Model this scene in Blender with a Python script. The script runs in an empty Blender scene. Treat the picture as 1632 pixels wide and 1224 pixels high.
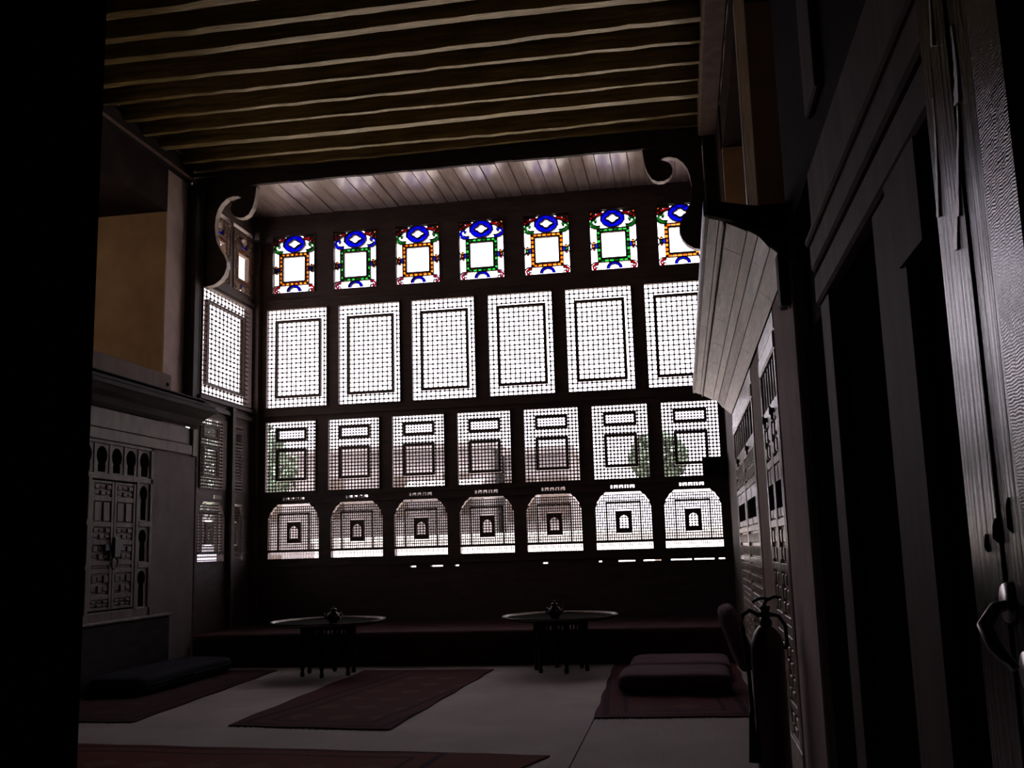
import bpy, math, random
from mathutils import Vector, Matrix
from mathutils.geometry import tessellate_polygon

random.seed(7)
C = bpy.context.scene.collection
S = bpy.context.scene
PI = math.pi

# ------------------------------------------------------------------ camera
cam_data = bpy.data.cameras.new('camera')
cam_data.sensor_width = 36.0
cam_data.lens = 1598.9 / 1632 * 36.0
cam_data.clip_start = 0.02
cam_data.clip_end = 400
cam = bpy.data.objects.new('camera', cam_data)
C.objects.link(cam)
yaw, pitch, roll = 0.16296, 0.16185, -0.029256


def cam_rows():
    cy, sy = math.cos(yaw), math.sin(yaw)
    cp, sp = math.cos(pitch), math.sin(pitch)
    cr, sr = math.cos(roll), math.sin(roll)
    B = Matrix(((1, 0, 0), (0, 0, -1), (0, 1, 0)))
    Rz = Matrix(((cy, sy, 0), (-sy, cy, 0), (0, 0, 1)))
    Rx = Matrix(((1, 0, 0), (0, cp, sp), (0, -sp, cp)))
    Rr = Matrix(((cr, -sr, 0), (sr, cr, 0), (0, 0, 1)))
    return Rr @ B @ Rx @ Rz


R_ = cam_rows()
rt, dn, fw = R_[0], R_[1], R_[2]
mw = Matrix.Identity(4)
for i_ in range(3):
    mw[i_][0] = rt[i_]
    mw[i_][1] = -dn[i_]
    mw[i_][2] = -fw[i_]
mw.translation = (0, 0, 1.5)
cam.matrix_world = mw
S.camera = cam

# ------------------------------------------------------------------ render look
S.view_settings.view_transform = 'Standard'
S.view_settings.look = 'None'
S.view_settings.gamma = 1
S.view_settings.use_curve_mapping = False
S.view_settings.exposure = 0.0
S.render.engine = 'CYCLES'
S.cycles.use_denoising = True
S.cycles.max_bounces = 10
S.cycles.diffuse_bounces = 5
S.cycles.glossy_bounces = 3
S.cycles.transparent_max_bounces = 12
S.cycles.sample_clamp_indirect = 6.0

# ------------------------------------------------------------------ sky
world = bpy.data.worlds.new('sky')
S.world = world
world.use_nodes = True
bg = world.node_tree.nodes['Background']
bg.inputs['Color'].default_value = (1.0, 0.905, 1.02, 1)
bg.inputs['Strength'].default_value = 5.0

# sun from behind the house: lights the street side of the opposite houses, never the room
sd = bpy.data.lights.new('sun', 'SUN')
sd.energy = 28
sd.angle = 0.01
sd.color = (1, 0.93, 0.9)
so = bpy.data.objects.new('sun', sd)
so.rotation_euler = (math.radians(15), 0, math.radians(25))
C.objects.link(so)


def area(name, loc, rot, sx, sy, power, col=(1, 1, 1), portal=False):
    d = bpy.data.lights.new(name, 'AREA')
    d.shape = 'RECTANGLE'
    d.size, d.size_y = sx, sy
    d.energy = power
    d.color = col
    if portal:
        d.cycles.is_portal = True
    o = bpy.data.objects.new(name, d)
    o.location = loc
    o.rotation_euler = rot
    C.objects.link(o)
    return o


# daylight portals at the openings (they only steer the sky's own light)
area('sky_portal', (-3.0, 15.42, 4.1), (-PI / 2, 0, 0), 7.6, 5.8, 1, portal=True)
area('sky_portal', (-7.05, 14.15, 4.1), (0, -PI / 2, 0), 5.8, 2.0, 1, portal=True)
# unseen warm lamps added inside the upper galleries to brighten their walls and post
area('gallery_fill_lamp', (-8.0, 9.15, 5.2), (PI / 2, 0, 0), 1.2, 0.7, 12.0, (1, 0.72, 0.56))
area('gallery_fill_lamp', (1.5, 8.85, 5.2), (PI / 2, 0, 0), 0.8, 0.7, 3.0, (1, 0.68, 0.55))
area('gallery_fill_lamp', (1.25, 6.2, 5.4), (PI / 2, 0, 0), 0.8, 0.7, 3.0, (1, 0.72, 0.56))


# ------------------------------------------------------------------ materials
def new_mat(name):
    m = bpy.data.materials.new(name)
    m.use_nodes = True
    nt = m.node_tree
    return m, nt, nt.nodes['Principled BSDF']


def mat(name, col, rough=0.7, var=0.35, scale=(4, 4, 4), bump=0.0, bscale=None, spec=0.3, metal=0.0, detail=6, dist=0.02):
    """colour varied by stretched noise, same noise driving a little bump"""
    m, nt, p = new_mat(name)
    N, L = nt.nodes, nt.links
    tc = N.new('ShaderNodeTexCoord')
    mp = N.new('ShaderNodeMapping')
    mp.inputs['Scale'].default_value = scale
    L.new(tc.outputs['Object'], mp.inputs['Vector'])
    nz = N.new('ShaderNodeTexNoise')
    nz.inputs['Scale'].default_value = 1.0
    nz.inputs['Detail'].default_value = detail
    nz.inputs['Roughness'].default_value = 0.6
    L.new(mp.outputs['Vector'], nz.inputs['Vector'])
    rp = N.new('ShaderNodeValToRGB')
    a = [max(0, c * (1 - var)) for c in col]
    b = [min(1, c * (1 + var)) for c in col]
    rp.color_ramp.elements[0].position = 0.3
    rp.color_ramp.elements[1].position = 0.7
    rp.color_ramp.elements[0].color = (*a, 1)
    rp.color_ramp.elements[1].color = (*b, 1)
    L.new(nz.outputs['Fac'], rp.inputs['Fac'])
    L.new(rp.outputs['Color'], p.inputs['Base Color'])
    p.inputs['Roughness'].default_value = rough
    p.inputs['Metallic'].default_value = metal
    p.inputs['Specular IOR Level'].default_value = spec
    if bump:
        bp = N.new('ShaderNodeBump')
        bp.inputs['Strength'].default_value = bump
        bp.inputs['Distance'].default_value = dist
        src = nz
        if bscale:
            mp2 = N.new('ShaderNodeMapping')
            mp2.inputs['Scale'].default_value = bscale
            L.new(tc.outputs['Object'], mp2.inputs['Vector'])
            src = N.new('ShaderNodeTexNoise')
            src.inputs['Scale'].default_value = 1.0
            src.inputs['Detail'].default_value = 5
            L.new(mp2.outputs['Vector'], src.inputs['Vector'])
        L.new(src.outputs['Fac'], bp.inputs['Height'])
        L.new(bp.outputs['Normal'], p.inputs['Normal'])
    return m


def glass_mat(name, col, rough=0.0):
    """thin coloured glass: tinted see-through with a weak surface gloss"""
    m = bpy.data.materials.new(name)
    m.use_nodes = True
    nt = m.node_tree
    nt.nodes.clear()
    out = nt.nodes.new('ShaderNodeOutputMaterial')
    t = nt.nodes.new('ShaderNodeBsdfTransparent')
    t.inputs['Color'].default_value = (*col, 1)
    g = nt.nodes.new('ShaderNodeBsdfGlossy')
    g.inputs['Roughness'].default_value = 0.15
    mx = nt.nodes.new('ShaderNodeMixShader')
    mx.inputs['Fac'].default_value = 0.03
    nt.links.new(t.outputs[0], mx.inputs[1])
    nt.links.new(g.outputs[0], mx.inputs[2])
    nt.links.new(mx.outputs[0], out.inputs['Surface'])
    return m


M = {}
M['frame_wood'] = mat('dark_window_timber', (0.075, 0.052, 0.046), 0.65, 0.3, (3, 3, 14), 0.15)
M['lattice_wood'] = mat('turned_lattice_wood', (0.07, 0.048, 0.04), 0.6, 0.25, (20, 20, 20))
M['dark_wood'] = mat('old_dark_wood', (0.022, 0.016, 0.015), 0.7, 0.4, (3, 3, 12), 0.2, spec=0.1)
M['beam_wood'] = mat('hewn_beam_wood', (0.17, 0.125, 0.048), 0.36, 0.65, (1.4, 14, 14), 0.5, (5, 30, 30), spec=0.6)
M['beam_wood'].node_tree.nodes['Principled BSDF'].inputs['Specular Tint'].default_value = (1, 0.80, 0.42, 1)
M['main_beam'] = mat('dark_main_beam_wood', (0.03, 0.021, 0.02), 0.7, 0.35, (2, 10, 10), 0.2)
M['board_wood'] = mat('dark_ceiling_boards', (0.02, 0.015, 0.011), 0.8, 0.4, (2, 8, 8), 0.2)
M['soffit_wood'] = mat('bay_soffit_planks', (0.55, 0.43, 0.38), 0.22, 0.3, (9, 1.2, 9), 0.10, (30, 3, 30), spec=1.0)
pb_ = M['soffit_wood'].node_tree.nodes['Principled BSDF']
pb_.inputs['Coat Weight'].default_value = 1.0
pb_.inputs['Coat Roughness'].default_value = 0.2
pb_.inputs['Coat IOR'].default_value = 1.6
M['hood_wood'] = mat('weathered_hood_planks', (0.38, 0.31, 0.275), 0.36, 0.4, (14, 1.5, 14), 0.3, (40, 4, 40), spec=0.75)
M['pale_wood'] = mat('pale_weathered_wood', (0.36, 0.30, 0.25), 0.4, 0.35, (10, 10, 2), 0.35, (40, 40, 6), spec=0.5)
M['carved_wood'] = mat('carved_cupboard_wood', (0.52, 0.44, 0.37), 0.22, 0.5, (9, 9, 4), 0.35, (35, 35, 8), spec=1.0)
M['left_wood'] = mat('brown_cupboard_wood', (0.125, 0.098, 0.08), 0.6, 0.4, (8, 8, 3), 0.3)
M['post_wood'] = mat('brown_post_wood', (0.14, 0.098, 0.085), 0.7, 0.25, (6, 6, 1), 0.15, spec=0.06)
M['plaster_dim'] = mat('darker_lime_plaster', (0.17, 0.145, 0.14), 0.9, 0.15, (2.5, 2.5, 2.5), 0.2, (25, 25, 25), spec=0.1)  # lime plaster in a darker tone
M['post_warm'] = mat('warm_brown_post_wood', (0.27, 0.175, 0.13), 0.7, 0.2, (6, 6, 1), 0.15, spec=0.06)
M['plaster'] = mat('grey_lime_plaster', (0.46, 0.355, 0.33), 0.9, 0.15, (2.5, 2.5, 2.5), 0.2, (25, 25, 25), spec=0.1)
M['brown_plaster'] = mat('ochre_plaster', (0.40, 0.27, 0.15), 0.9, 0.22, (1.6, 1.6, 1.6), 0.15, (25, 25, 25), spec=0.1)
M['shaded_plaster'] = mat('shaded_brown_plaster', (0.065, 0.038, 0.028), 0.9, 0.22, (1.6, 1.6, 1.6), 0.15, spec=0.1)  # ochre plaster darkened in colour so the partition reads as shaded
M['dark_plaster'] = mat('near_black_plaster', (0.028, 0.020, 0.019), 0.9, 0.25, (2, 2, 2), 0.2, spec=0.03)  # one even, very dark plaster tone
M['jamb_black'] = mat('unlit_black_door_jamb', (0.008, 0.007, 0.008), 0.95, 0.2, (4, 4, 2), spec=0.0)  # near-black colour stands in for the unlit side of the entrance wall
M['void'] = mat('niche_shade_black', (0.012, 0.010, 0.010), 0.95, 0.2, spec=0.0)  # darkness of deep hollows put into a flat black colour
M['iron'] = mat('blackened_iron', (0.02, 0.018, 0.02), 0.5, 0.3, (20, 20, 20), 0.1, spec=0.4)
M['brass'] = mat('tarnished_brass', (0.12, 0.10, 0.08), 0.25, 0.3, (14, 14, 14), metal=1.0)
M['extinguisher'] = mat('dark_red_cylinder_paint', (0.055, 0.010, 0.012), 0.35, 0.15, (6, 6, 6), spec=0.5)
M['rubber'] = mat('black_rubber_hose', (0.012, 0.012, 0.013), 0.5, 0.2, spec=0.3)
M['bench_cloth'] = mat('wine_red_bench_cloth', (0.07, 0.030, 0.032), 0.9, 0.35, (5, 14, 14), 0.3, (60, 60, 60), spec=0.1)
M['bench_base'] = mat('bench_front_boards', (0.045, 0.03, 0.022), 0.8, 0.3, (2, 10, 10), 0.2, spec=0.15)
M['clear_glass'] = glass_mat('clear_old_glass', (0.93, 0.94, 0.95))
GL = {'blue': (0.022, 0.024, 0.42), 'lblue': (0.05, 0.10, 0.8), 'green': (0.02, 0.20, 0.035), 'lgreen': (0.10, 0.50, 0.14),
      'orange': (0.85, 0.28, 0.03), 'amber': (0.95, 0.42, 0.09), 'red': (0.34, 0.010, 0.012), 'pink': (0.30, 0.04, 0.10)}
for k_, c_ in GL.items():
    M['glass_' + k_] = glass_mat(k_ + '_stained_glass', c_)


def rug_mat(name, base, dark, light, sx, sy):
    """woven carpet: border bands, diamonds and a speckled pile, in the rug's own coordinates (0..sx, 0..sy)"""
    m, nt, p = new_mat(name)
    N, L = nt.nodes, nt.links
    tc = N.new('ShaderNodeTexCoord')
    sp = N.new('ShaderNodeSeparateXYZ')
    L.new(tc.outputs['Object'], sp.inputs[0])

    def math_(op, a, b=None, c=None):
        n = N.new('ShaderNodeMath')
        n.operation = op
        for i, v in enumerate((a, b, c)):
            if v is None:
                continue
            if isinstance(v, (int, float)):
                n.inputs[i].default_value = v
            else:
                L.new(v, n.inputs[i])
        return n.outputs[0]
    x, y = sp.outputs['X'], sp.outputs['Y']
    ex = math_('MINIMUM', x, math_('SUBTRACT', sx, x))
    ey = math_('MINIMUM', y, math_('SUBTRACT', sy, y))
    e = math_('MINIMUM', ex, ey)
    b1 = math_('MULTIPLY', math_('GREATER_THAN', e, 0.07), math_('LESS_THAN', e, 0.13))
    b2 = math_('MULTIPLY', math_('GREATER_THAN', e, 0.26), math_('LESS_THAN', e, 0.30))
    dx = math_('PINGPONG', x, 0.21)
    dy = math_('PINGPONG', y, 0.27)
    dia = math_('LESS_THAN', math_('ADD', dx, dy), 0.15)
    inner = math_('GREATER_THAN', e, 0.33)
    d2 = math_('MULTIPLY', dia, inner)
    nz = N.new('ShaderNodeTexNoise')
    nz.inputs['Scale'].default_value = 45
    L.new(tc.outputs['Object'], nz.inputs['Vector'])

    def mix(f, a, b):
        n = N.new('ShaderNodeMix')
        n.data_type = 'RGBA'
        if isinstance(f, (int, float)):
            n.inputs[0].default_value = f
        else:
            L.new(f, n.inputs[0])
        for i, v in ((6, a), (7, b)):
            if isinstance(v, tuple):
                n.inputs[i].default_value = (*v, 1)
            else:
                L.new(v, n.inputs[i])
        return n.outputs[2]
    c = mix(math_('MAXIMUM', b1, b2), base, dark)
    c = mix(d2, c, light)
    sh = mix(math_('MULTIPLY', nz.outputs['Fac'], 0.5), c, dark)
    L.new(sh, p.inputs['Base Color'])
    p.inputs['Roughness'].default_value = 0.95
    p.inputs['Specular IOR Level'].default_value = 0.05
    bp = N.new('ShaderNodeBump')
    bp.inputs['Strength'].default_value = 0.4
    bp.inputs['Distance'].default_value = 0.01
    L.new(nz.outputs['Fac'], bp.inputs['Height'])
    L.new(bp.outputs['Normal'], p.inputs['Normal'])
    return m


def mat_floor():
    m, nt, p = new_mat('woven_palm_matting')
    N, L = nt.nodes, nt.links
    tc = N.new('ShaderNodeTexCoord')
    nz = N.new('ShaderNodeTexNoise')
    nz.inputs['Scale'].default_value = 1.3
    nz.inputs['Detail'].default_value = 8
    L.new(tc.outputs['Object'], nz.inputs['Vector'])
    wv = N.new('ShaderNodeTexWave')
    wv.bands_direction = 'X'
    wv.inputs['Scale'].default_value = 14
    wv.inputs['Distortion'].default_value = 1.5
    L.new(tc.outputs['Object'], wv.inputs['Vector'])
    w2 = N.new('ShaderNodeTexWave')
    w2.bands_direction = 'Y'
    w2.inputs['Scale'].default_value = 20
    w2.inputs['Distortion'].default_value = 1.0
    L.new(tc.outputs['Object'], w2.inputs['Vector'])
    rp = N.new('ShaderNodeValToRGB')
    rp.color_ramp.elements[0].position = 0.3
    rp.color_ramp.elements[1].position = 0.7
    rp.color_ramp.elements[0].color = (0.30, 0.255, 0.235, 1)
    rp.color_ramp.elements[1].color = (0.39, 0.335, 0.315, 1)
    L.new(nz.outputs['Fac'], rp.inputs['Fac'])
    L.new(rp.outputs['Color'], p.inputs['Base Color'])
    ad = N.new('ShaderNodeMath')
    ad.operation = 'ADD'
    L.new(wv.outputs['Fac'], ad.inputs[0])
    L.new(w2.outputs['Fac'], ad.inputs[1])
    bp = N.new('ShaderNodeBump')
    bp.inputs['Strength'].default_value = 0.25
    bp.inputs['Distance'].default_value = 0.004
    L.new(ad.outputs[0], bp.inputs['Height'])
    L.new(bp.outputs['Normal'], p.inputs['Normal'])
    p.inputs['Roughness'].default_value = 0.85
    p.inputs['Specular IOR Level'].default_value = 0.2
    return m


def mat_leaf(name, wavy):
    """varnished, worn door boards: raised grain carries the gloss"""
    m, nt, p = new_mat(name)
    N, L = nt.nodes, nt.links
    tc = N.new('ShaderNodeTexCoord')
    mp = N.new('ShaderNodeMapping')
    L.new(tc.outputs['Object'], mp.inputs['Vector'])
    nz = N.new('ShaderNodeTexNoise')
    nz.inputs['Detail'].default_value = 6
    if wavy:
        mp.inputs['Scale'].default_value = (1, 1, 1)
        h = N.new('ShaderNodeTexWave')
        h.wave_type = 'BANDS'
        h.bands_direction = 'Z'
        h.inputs['Scale'].default_value = 60
        h.inputs['Distortion'].default_value = 7.0
        h.inputs['Detail'].default_value = 2.5
        h.inputs['Detail Scale'].default_value = 0.7
        L.new(mp.outputs['Vector'], h.inputs['Vector'])
        hout = h.outputs['Fac']
        nz.inputs['Scale'].default_value = 3
        L.new(mp.outputs['Vector'], nz.inputs['Vector'])
    else:
        mp.inputs['Scale'].default_value = (70, 70, 1.2)
        nz.inputs['Scale'].default_value = 1
        L.new(mp.outputs['Vector'], nz.inputs['Vector'])
        hout = nz.outputs['Fac']
    rp = N.new('ShaderNodeValToRGB')
    rp.color_ramp.elements[0].position = 0.35
    rp.color_ramp.elements[1].position = 0.65
    rp.color_ramp.elements[0].color = (0.03, 0.026, 0.024, 1)
    rp.color_ramp.elements[1].color = (0.09, 0.078, 0.072, 1)
    L.new(nz.outputs['Fac'], rp.inputs['Fac'])
    L.new(rp.outputs['Color'], p.inputs['Base Color'])
    p.inputs['Roughness'].default_value = 0.19
    p.inputs['Specular IOR Level'].default_value = 0.5
    bp = N.new('ShaderNodeBump')
    bp.inputs['Strength'].default_value = 0.16 if wavy else 0.7
    bp.inputs['Distance'].default_value = 0.0025 if wavy else 0.008
    L.new(hout, bp.inputs['Height'])
    L.new(bp.outputs['Normal'], p.inputs['Normal'])
    return m


M['floor'] = mat_floor()
M['leaf'] = mat_leaf('worn_varnished_door_wood', False)
M['leaf_wavy'] = mat_leaf('rippled_grain_door_wood', True)


# ------------------------------------------------------------------ mesh builder
class MB:
    def __init__(self):
        self.v, self.f, self.m, self.s = [], [], [], []

    def add(self, verts, faces, mi=0, smooth=False):
        n = len(self.v)
        self.v += [tuple(p) for p in verts]
        for f in faces:
            self.f.append([n + i for i in f])
            self.m.append(mi)
            self.s.append(smooth)

    def box(self, x0, x1, y0, y1, z0, z1, mi=0):
        x0, x1 = min(x0, x1), max(x0, x1)
        y0, y1 = min(y0, y1), max(y0, y1)
        z0, z1 = min(z0, z1), max(z0, z1)
        v = [(x0, y0, z0), (x1, y0, z0), (x1, y1, z0), (x0, y1, z0), (x0, y0, z1), (x1, y0, z1), (x1, y1, z1), (x0, y1, z1)]
        self.add(v, [(0, 3, 2, 1), (4, 5, 6, 7), (0, 1, 5, 4), (1, 2, 6, 5), (2, 3, 7, 6), (3, 0, 4, 7)], mi)

    def bbox(self, x0, x1, y0, y1, z0, z1, b=0.01, mi=0):
        """box with chamfered edges"""
        xs, ys, zs = (x0, x1), (y0, y1), (z0, z1)
        v, idx = [], {}
        for i in (0, 1):
            for j in (0, 1):
                for k in (0, 1):
                    sx, sy, sz = (1 - 2 * i) * b, (1 - 2 * j) * b, (1 - 2 * k) * b
                    c = (xs[i], ys[j], zs[k])
                    for a, p in enumerate(((c[0], c[1] + sy, c[2] + sz), (c[0] + sx, c[1], c[2] + sz), (c[0] + sx, c[1] + sy, c[2]))):
                        idx[(i, j, k, a)] = len(v)
                        v.append(p)
        f = []
        for a in range(3):
            for s in (0, 1):
                o = [q for q in range(3) if q != a]
                loop = []
                for (p, q) in ((0, 0), (1, 0), (1, 1), (0, 1)):
                    key = [0, 0, 0]
                    key[a] = s
                    key[o[0]] = p
                    key[o[1]] = q
                    loop.append(idx[(*key, a)])
                f.append(loop)
        for a in range(3):
            o = [q for q in range(3) if q != a]
            for p in (0, 1):
                for q in (0, 1):
                    k0, k1 = [0, 0, 0], [0, 0, 0]
                    k0[o[0]] = k1[o[0]] = p
                    k0[o[1]] = k1[o[1]] = q
                    k1[a] = 1
                    f.append([idx[(*k0, o[0])], idx[(*k1, o[0])], idx[(*k1, o[1])], idx[(*k0, o[1])]])
        for i in (0, 1):
            for j in (0, 1):
                for k in (0, 1):
                    f.append([idx[(i, j, k, a)] for a in range(3)])
        self.add(v, f, mi)

    def prism(self, poly, fn, d0, d1, mi=0):
        """2-D polygon (may be concave) extruded between depths d0 and d1; fn(u, v, d) -> xyz"""
        n = len(poly)
        v = [fn(u, w, d0) for u, w in poly] + [fn(u, w, d1) for u, w in poly]
        tris = tessellate_polygon([[Vector((u, w, 0)) for u, w in poly]])
        f = [tuple(t) for t in tris] + [tuple(n + i for i in reversed(t)) for t in tris]
        f += [(i, (i + 1) % n, n + (i + 1) % n, n + i) for i in range(n)]
        self.add(v, f, mi)

    def ribbon(self, pts, w, fn, d0, d1, closed=False, mi=0):
        """flat bar of width w along a 2-D polyline, extruded d0..d1"""
        n = len(pts)
        L, Rr = [], []
        for i in range(n):
            a = pts[i - 1] if (i > 0 or closed) else pts[i]
            b = pts[(i + 1) % n] if (i < n - 1 or closed) else pts[i]
            dx, dy = b[0] - a[0], b[1] - a[1]
            q = math.hypot(dx, dy) or 1
            nx, ny = -dy / q * w / 2, dx / q * w / 2
            L.append((pts[i][0] + nx, pts[i][1] + ny))
            Rr.append((pts[i][0] - nx, pts[i][1] - ny))
        v = []
        for i in range(n):
            v += [fn(*L[i], d0), fn(*Rr[i], d0), fn(*Rr[i], d1), fn(*L[i], d1)]
        f = []
        for i in range(n if closed else n - 1):
            a, b = 4 * i, 4 * ((i + 1) % n)
            for k in range(4):
                f.append((a + k, a + (k + 1) % 4, b + (k + 1) % 4, b + k))
        if not closed:
            f += [(3, 2, 1, 0), (4 * n - 4, 4 * n - 3, 4 * n - 2, 4 * n - 1)]
        self.add(v, f, mi)

    def lathe(self, prof, c=(0, 0, 0), n=20, mi=0, smooth=True, ax='Z', caps=True):
        v, f = [], []
        for r, z in prof:
            for i in range(n):
                a = 2 * PI * i / n
                p = (r * math.cos(a), r * math.sin(a), z)
                if ax == 'Y':
                    p = (p[0], p[2], p[1])
                elif ax == 'X':
                    p = (p[2], p[0], p[1])
                v.append((c[0] + p[0], c[1] + p[1], c[2] + p[2]))
        for j in range(len(prof) - 1):
            for i in range(n):
                k = (i + 1) % n
                f.append((j * n + i, j * n + k, (j + 1) * n + k, (j + 1) * n + i))
        if caps:
            f.append(tuple(reversed(range(n))))
            f.append(tuple((len(prof) - 1) * n + i for i in range(n)))
        self.add(v, f, mi, smooth)

    def tube(self, pts, r, n=8, mi=0):
        pts = [Vector(p) for p in pts]
        rs = r if isinstance(r, (list, tuple)) else [r] * len(pts)
        v, f = [], []
        for i, p in enumerate(pts):
            t = (pts[min(i + 1, len(pts) - 1)] - pts[max(i - 1, 0)]).normalized()
            up = Vector((0, 0, 1)) if abs(t.z) < 0.95 else Vector((1, 0, 0))
            a = t.cross(up).normalized()
            b = t.cross(a)
            for k in range(n):
                q = 2 * PI * k / n
                v.append(tuple(p + (a * math.cos(q) + b * math.sin(q)) * rs[i]))
        for i in range(len(pts) - 1):
            for k in range(n):
                f.append((i * n + k, i * n + (k + 1) % n, (i + 1) * n + (k + 1) % n, (i + 1) * n + k))
        f.append(tuple(range(n)))
        f.append(tuple((len(pts) - 1) * n + k for k in reversed(range(n))))
        self.add(v, f, mi, True)

    def bead(self, c, r, mi=0, n=6, q=1.0):
        """small turned bead (8-faced ring ball)"""
        v = [(c[0], c[1], c[2] - r * q)]
        for z, rr in ((-0.5, 0.87), (0.5, 0.87)):
            for i in range(n):
                a = 2 * PI * i / n
                v.append((c[0] + r * rr * math.cos(a), c[1] + r * rr * math.sin(a), c[2] + r * z * q))
        v.append((c[0], c[1], c[2] + r * q))
        f = []
        for i in range(n):
            k = (i + 1) % n
            f += [(0, 1 + k, 1 + i), (1 + i, 1 + k, 1 + n + k, 1 + n + i), (1 + n + i, 1 + n + k, 1 + 2 * n)]
        self.add(v, f, mi, True)

    def rod(self, a, b, r, mi=0):
        """four-sided thin rod"""
        self.tubeflat(a, b, r, mi)

    def tubeflat(self, a, b, r, mi):
        a, b = Vector(a), Vector(b)
        t = (b - a).normalized()
        s = Vector((0, 1, 0))
        w = t.cross(s).normalized()
        v = []
        for p in (a, b):
            v += [tuple(p + s * r), tuple(p + w * r), tuple(p - s * r), tuple(p - w * r)]
        self.add(v, [(0, 1, 5, 4), (1, 2, 6, 5), (2, 3, 7, 6), (3, 0, 4, 7)], mi)

    def soft(self, c, hx, hy, hz, e=0.28, nu=40, nv=18, rot=None, mi=0, ed=None):
        """superellipsoid cushion"""
        def sg(x, p):
            return math.copysign(abs(x) ** p, x)
        v, f = [], []
        e2 = ed or e
        for j in range(nv + 1):
            th = -PI / 2 + PI * j / nv
            for i in range(nu):
                ph = 2 * PI * i / nu
                p = Vector((hx * sg(math.cos(th), e2) * sg(math.cos(ph), e), hy * sg(math.cos(th), e2) * sg(math.sin(ph), e), hz * sg(math.sin(th), 0.6)))
                p.z += 0.006 * math.sin(9 * p.x + 3) * math.sin(7 * p.y)
                if rot is not None:
                    p = rot @ p
                v.append((c[0] + p.x, c[1] + p.y, c[2] + p.z))
        for j in range(nv):
            for i in range(nu):
                k = (i + 1) % nu
                f.append((j * nu + i, j * nu + k, (j + 1) * nu + k, (j + 1) * nu + i))
        self.add(v, f, mi, True)

    def build(self, name, mats, parent=None, org=None):
        me = bpy.data.meshes.new(name)
        o = org
        if o is None and parent is not None:
            r = parent
            while r.parent is not None:
                r = r.parent
            o = Vector(r.location) if r.get('_w') else Vector((0, 0, 0))
        if o is None:
            o = Vector((0, 0, 0))
        me.from_pydata([(p[0] - o[0], p[1] - o[1], p[2] - o[2]) for p in self.v], [], self.f)
        if not isinstance(mats, (list, tuple)):
            mats = [mats]
        for m in mats:
            me.materials.append(M[m] if isinstance(m, str) else m)
        for i, p in enumerate(me.polygons):
            p.material_index = self.m[i]
            p.use_smooth = self.s[i]
        me.update()
        ob = bpy.data.objects.new(name, me)
        C.objects.link(ob)
        if parent is not None:
            ob.parent = parent
        elif org is not None:
            ob.location = o
        return ob


def tag(o, label, cat, group=None, kind=None):
    o['label'] = label
    o['category'] = cat
    if group:
        o['group'] = group
    if kind:
        o['kind'] = kind
    return o


def thing(name, loc, label, cat, group=None, kind=None, rz=0.0, world=True):
    """Empty at the thing's base; world=True: its parts are written in room coordinates"""
    o = bpy.data.objects.new(name, None)
    o.empty_display_size = 0.1
    o.location = loc
    o.rotation_euler = (0, 0, rz)
    C.objects.link(o)
    if world:
        o['_w'] = 1
    return tag(o, label, cat, group, kind)


def dup(root, loc, rz, label, group=None):
    r = root.copy()
    C.objects.link(r)
    r.location = loc
    r.rotation_euler = (0, 0, rz)
    r['label'] = label
    if group:
        r['group'] = group
    for ch in list(root.children):
        c = ch.copy()
        C.objects.link(c)
        c.parent = r
        for g in list(ch.children):
            d = g.copy()
            C.objects.link(d)
            d.parent = c
    return r


def struct(mb, name, mats, label, cat):
    return tag(mb.build(name, mats), label, cat, kind='structure')


XL, XR = -6.87, 0.70          # upper left wall, right wall
XLL = -6.72                   # lower left wall face and bay's left side
Y1, YW = 13.2, 15.1           # mouth of the bay, window wall
ZC = 7.05                     # underside of the ceiling joists

# ------------------------------------------------------------------ floor
b = MB()
b.box(-9.2, -0.866, -1.4, 15.6, -0.2, 0)
b.box(-0.854, 3.0, -1.4, 15.6, -0.2, 0)
b.box(-0.866, -0.854, -1.4, 15.6, -0.2, -0.02)
struct(b, 'floor', 'floor', 'pale woven matting floor with one long seam towards the windows', 'floor')

# ------------------------------------------------------------------ window wall
S_U = [-6.415 + 1.045 * k for k in range(7)]
A_U = [-6.505, -5.293, -4.08, -2.845, -1.62, -0.40]
B_U = [-6.505 + 1.0445 * k for k in range(7)]
C_U = [-6.445, -5.41, -4.385, -3.35, -2.32, -1.28, -0.26]
SW, AW, BW, CW = 0.735, 1.04, 0.855, 0.835
SZ, AZ, BZ, CZ = (5.70, 6.69), (3.81, 5.445), (2.465, 3.60), (1.42, 2.28)
slots = [(-4.15, -4.05), (-3.82, -3.63), (-3.45, -3.38), (-2.1, -2.02), (-1.26, -1.21), (-0.97, -0.72), (-0.6, -0.34), (-0.2, 0.1), (0.14, 0.43), (0.49, 0.58)]
crown = [(u + 0.24, u + 0.60) for u in C_U]


def lattice_wall(mb, u0, u1, rows, fn, d0, d1, ztop):
    z = 0.0
    for z0, z1, ops in rows:
        seg(mb, u0, u1, z, z0, fn, d0, d1)
        x = u0
        for a, e in ops:
            seg(mb, x, a, z0, z1, fn, d0, d1)
            x = e
        seg(mb, x, u1, z0, z1, fn, d0, d1)
        z = z1
    seg(mb, u0, u1, z, ztop, fn, d0, d1)


def seg(mb, u0, u1, z0, z1, fn, d0, d1):
    if u1 - u0 < 1e-4 or z1 - z0 < 1e-4:
        return
    p, q = fn(u0, z0, d0), fn(u1, z1, d1)
    mb.box(p[0], q[0], p[1], q[1], p[2], q[2])


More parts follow.
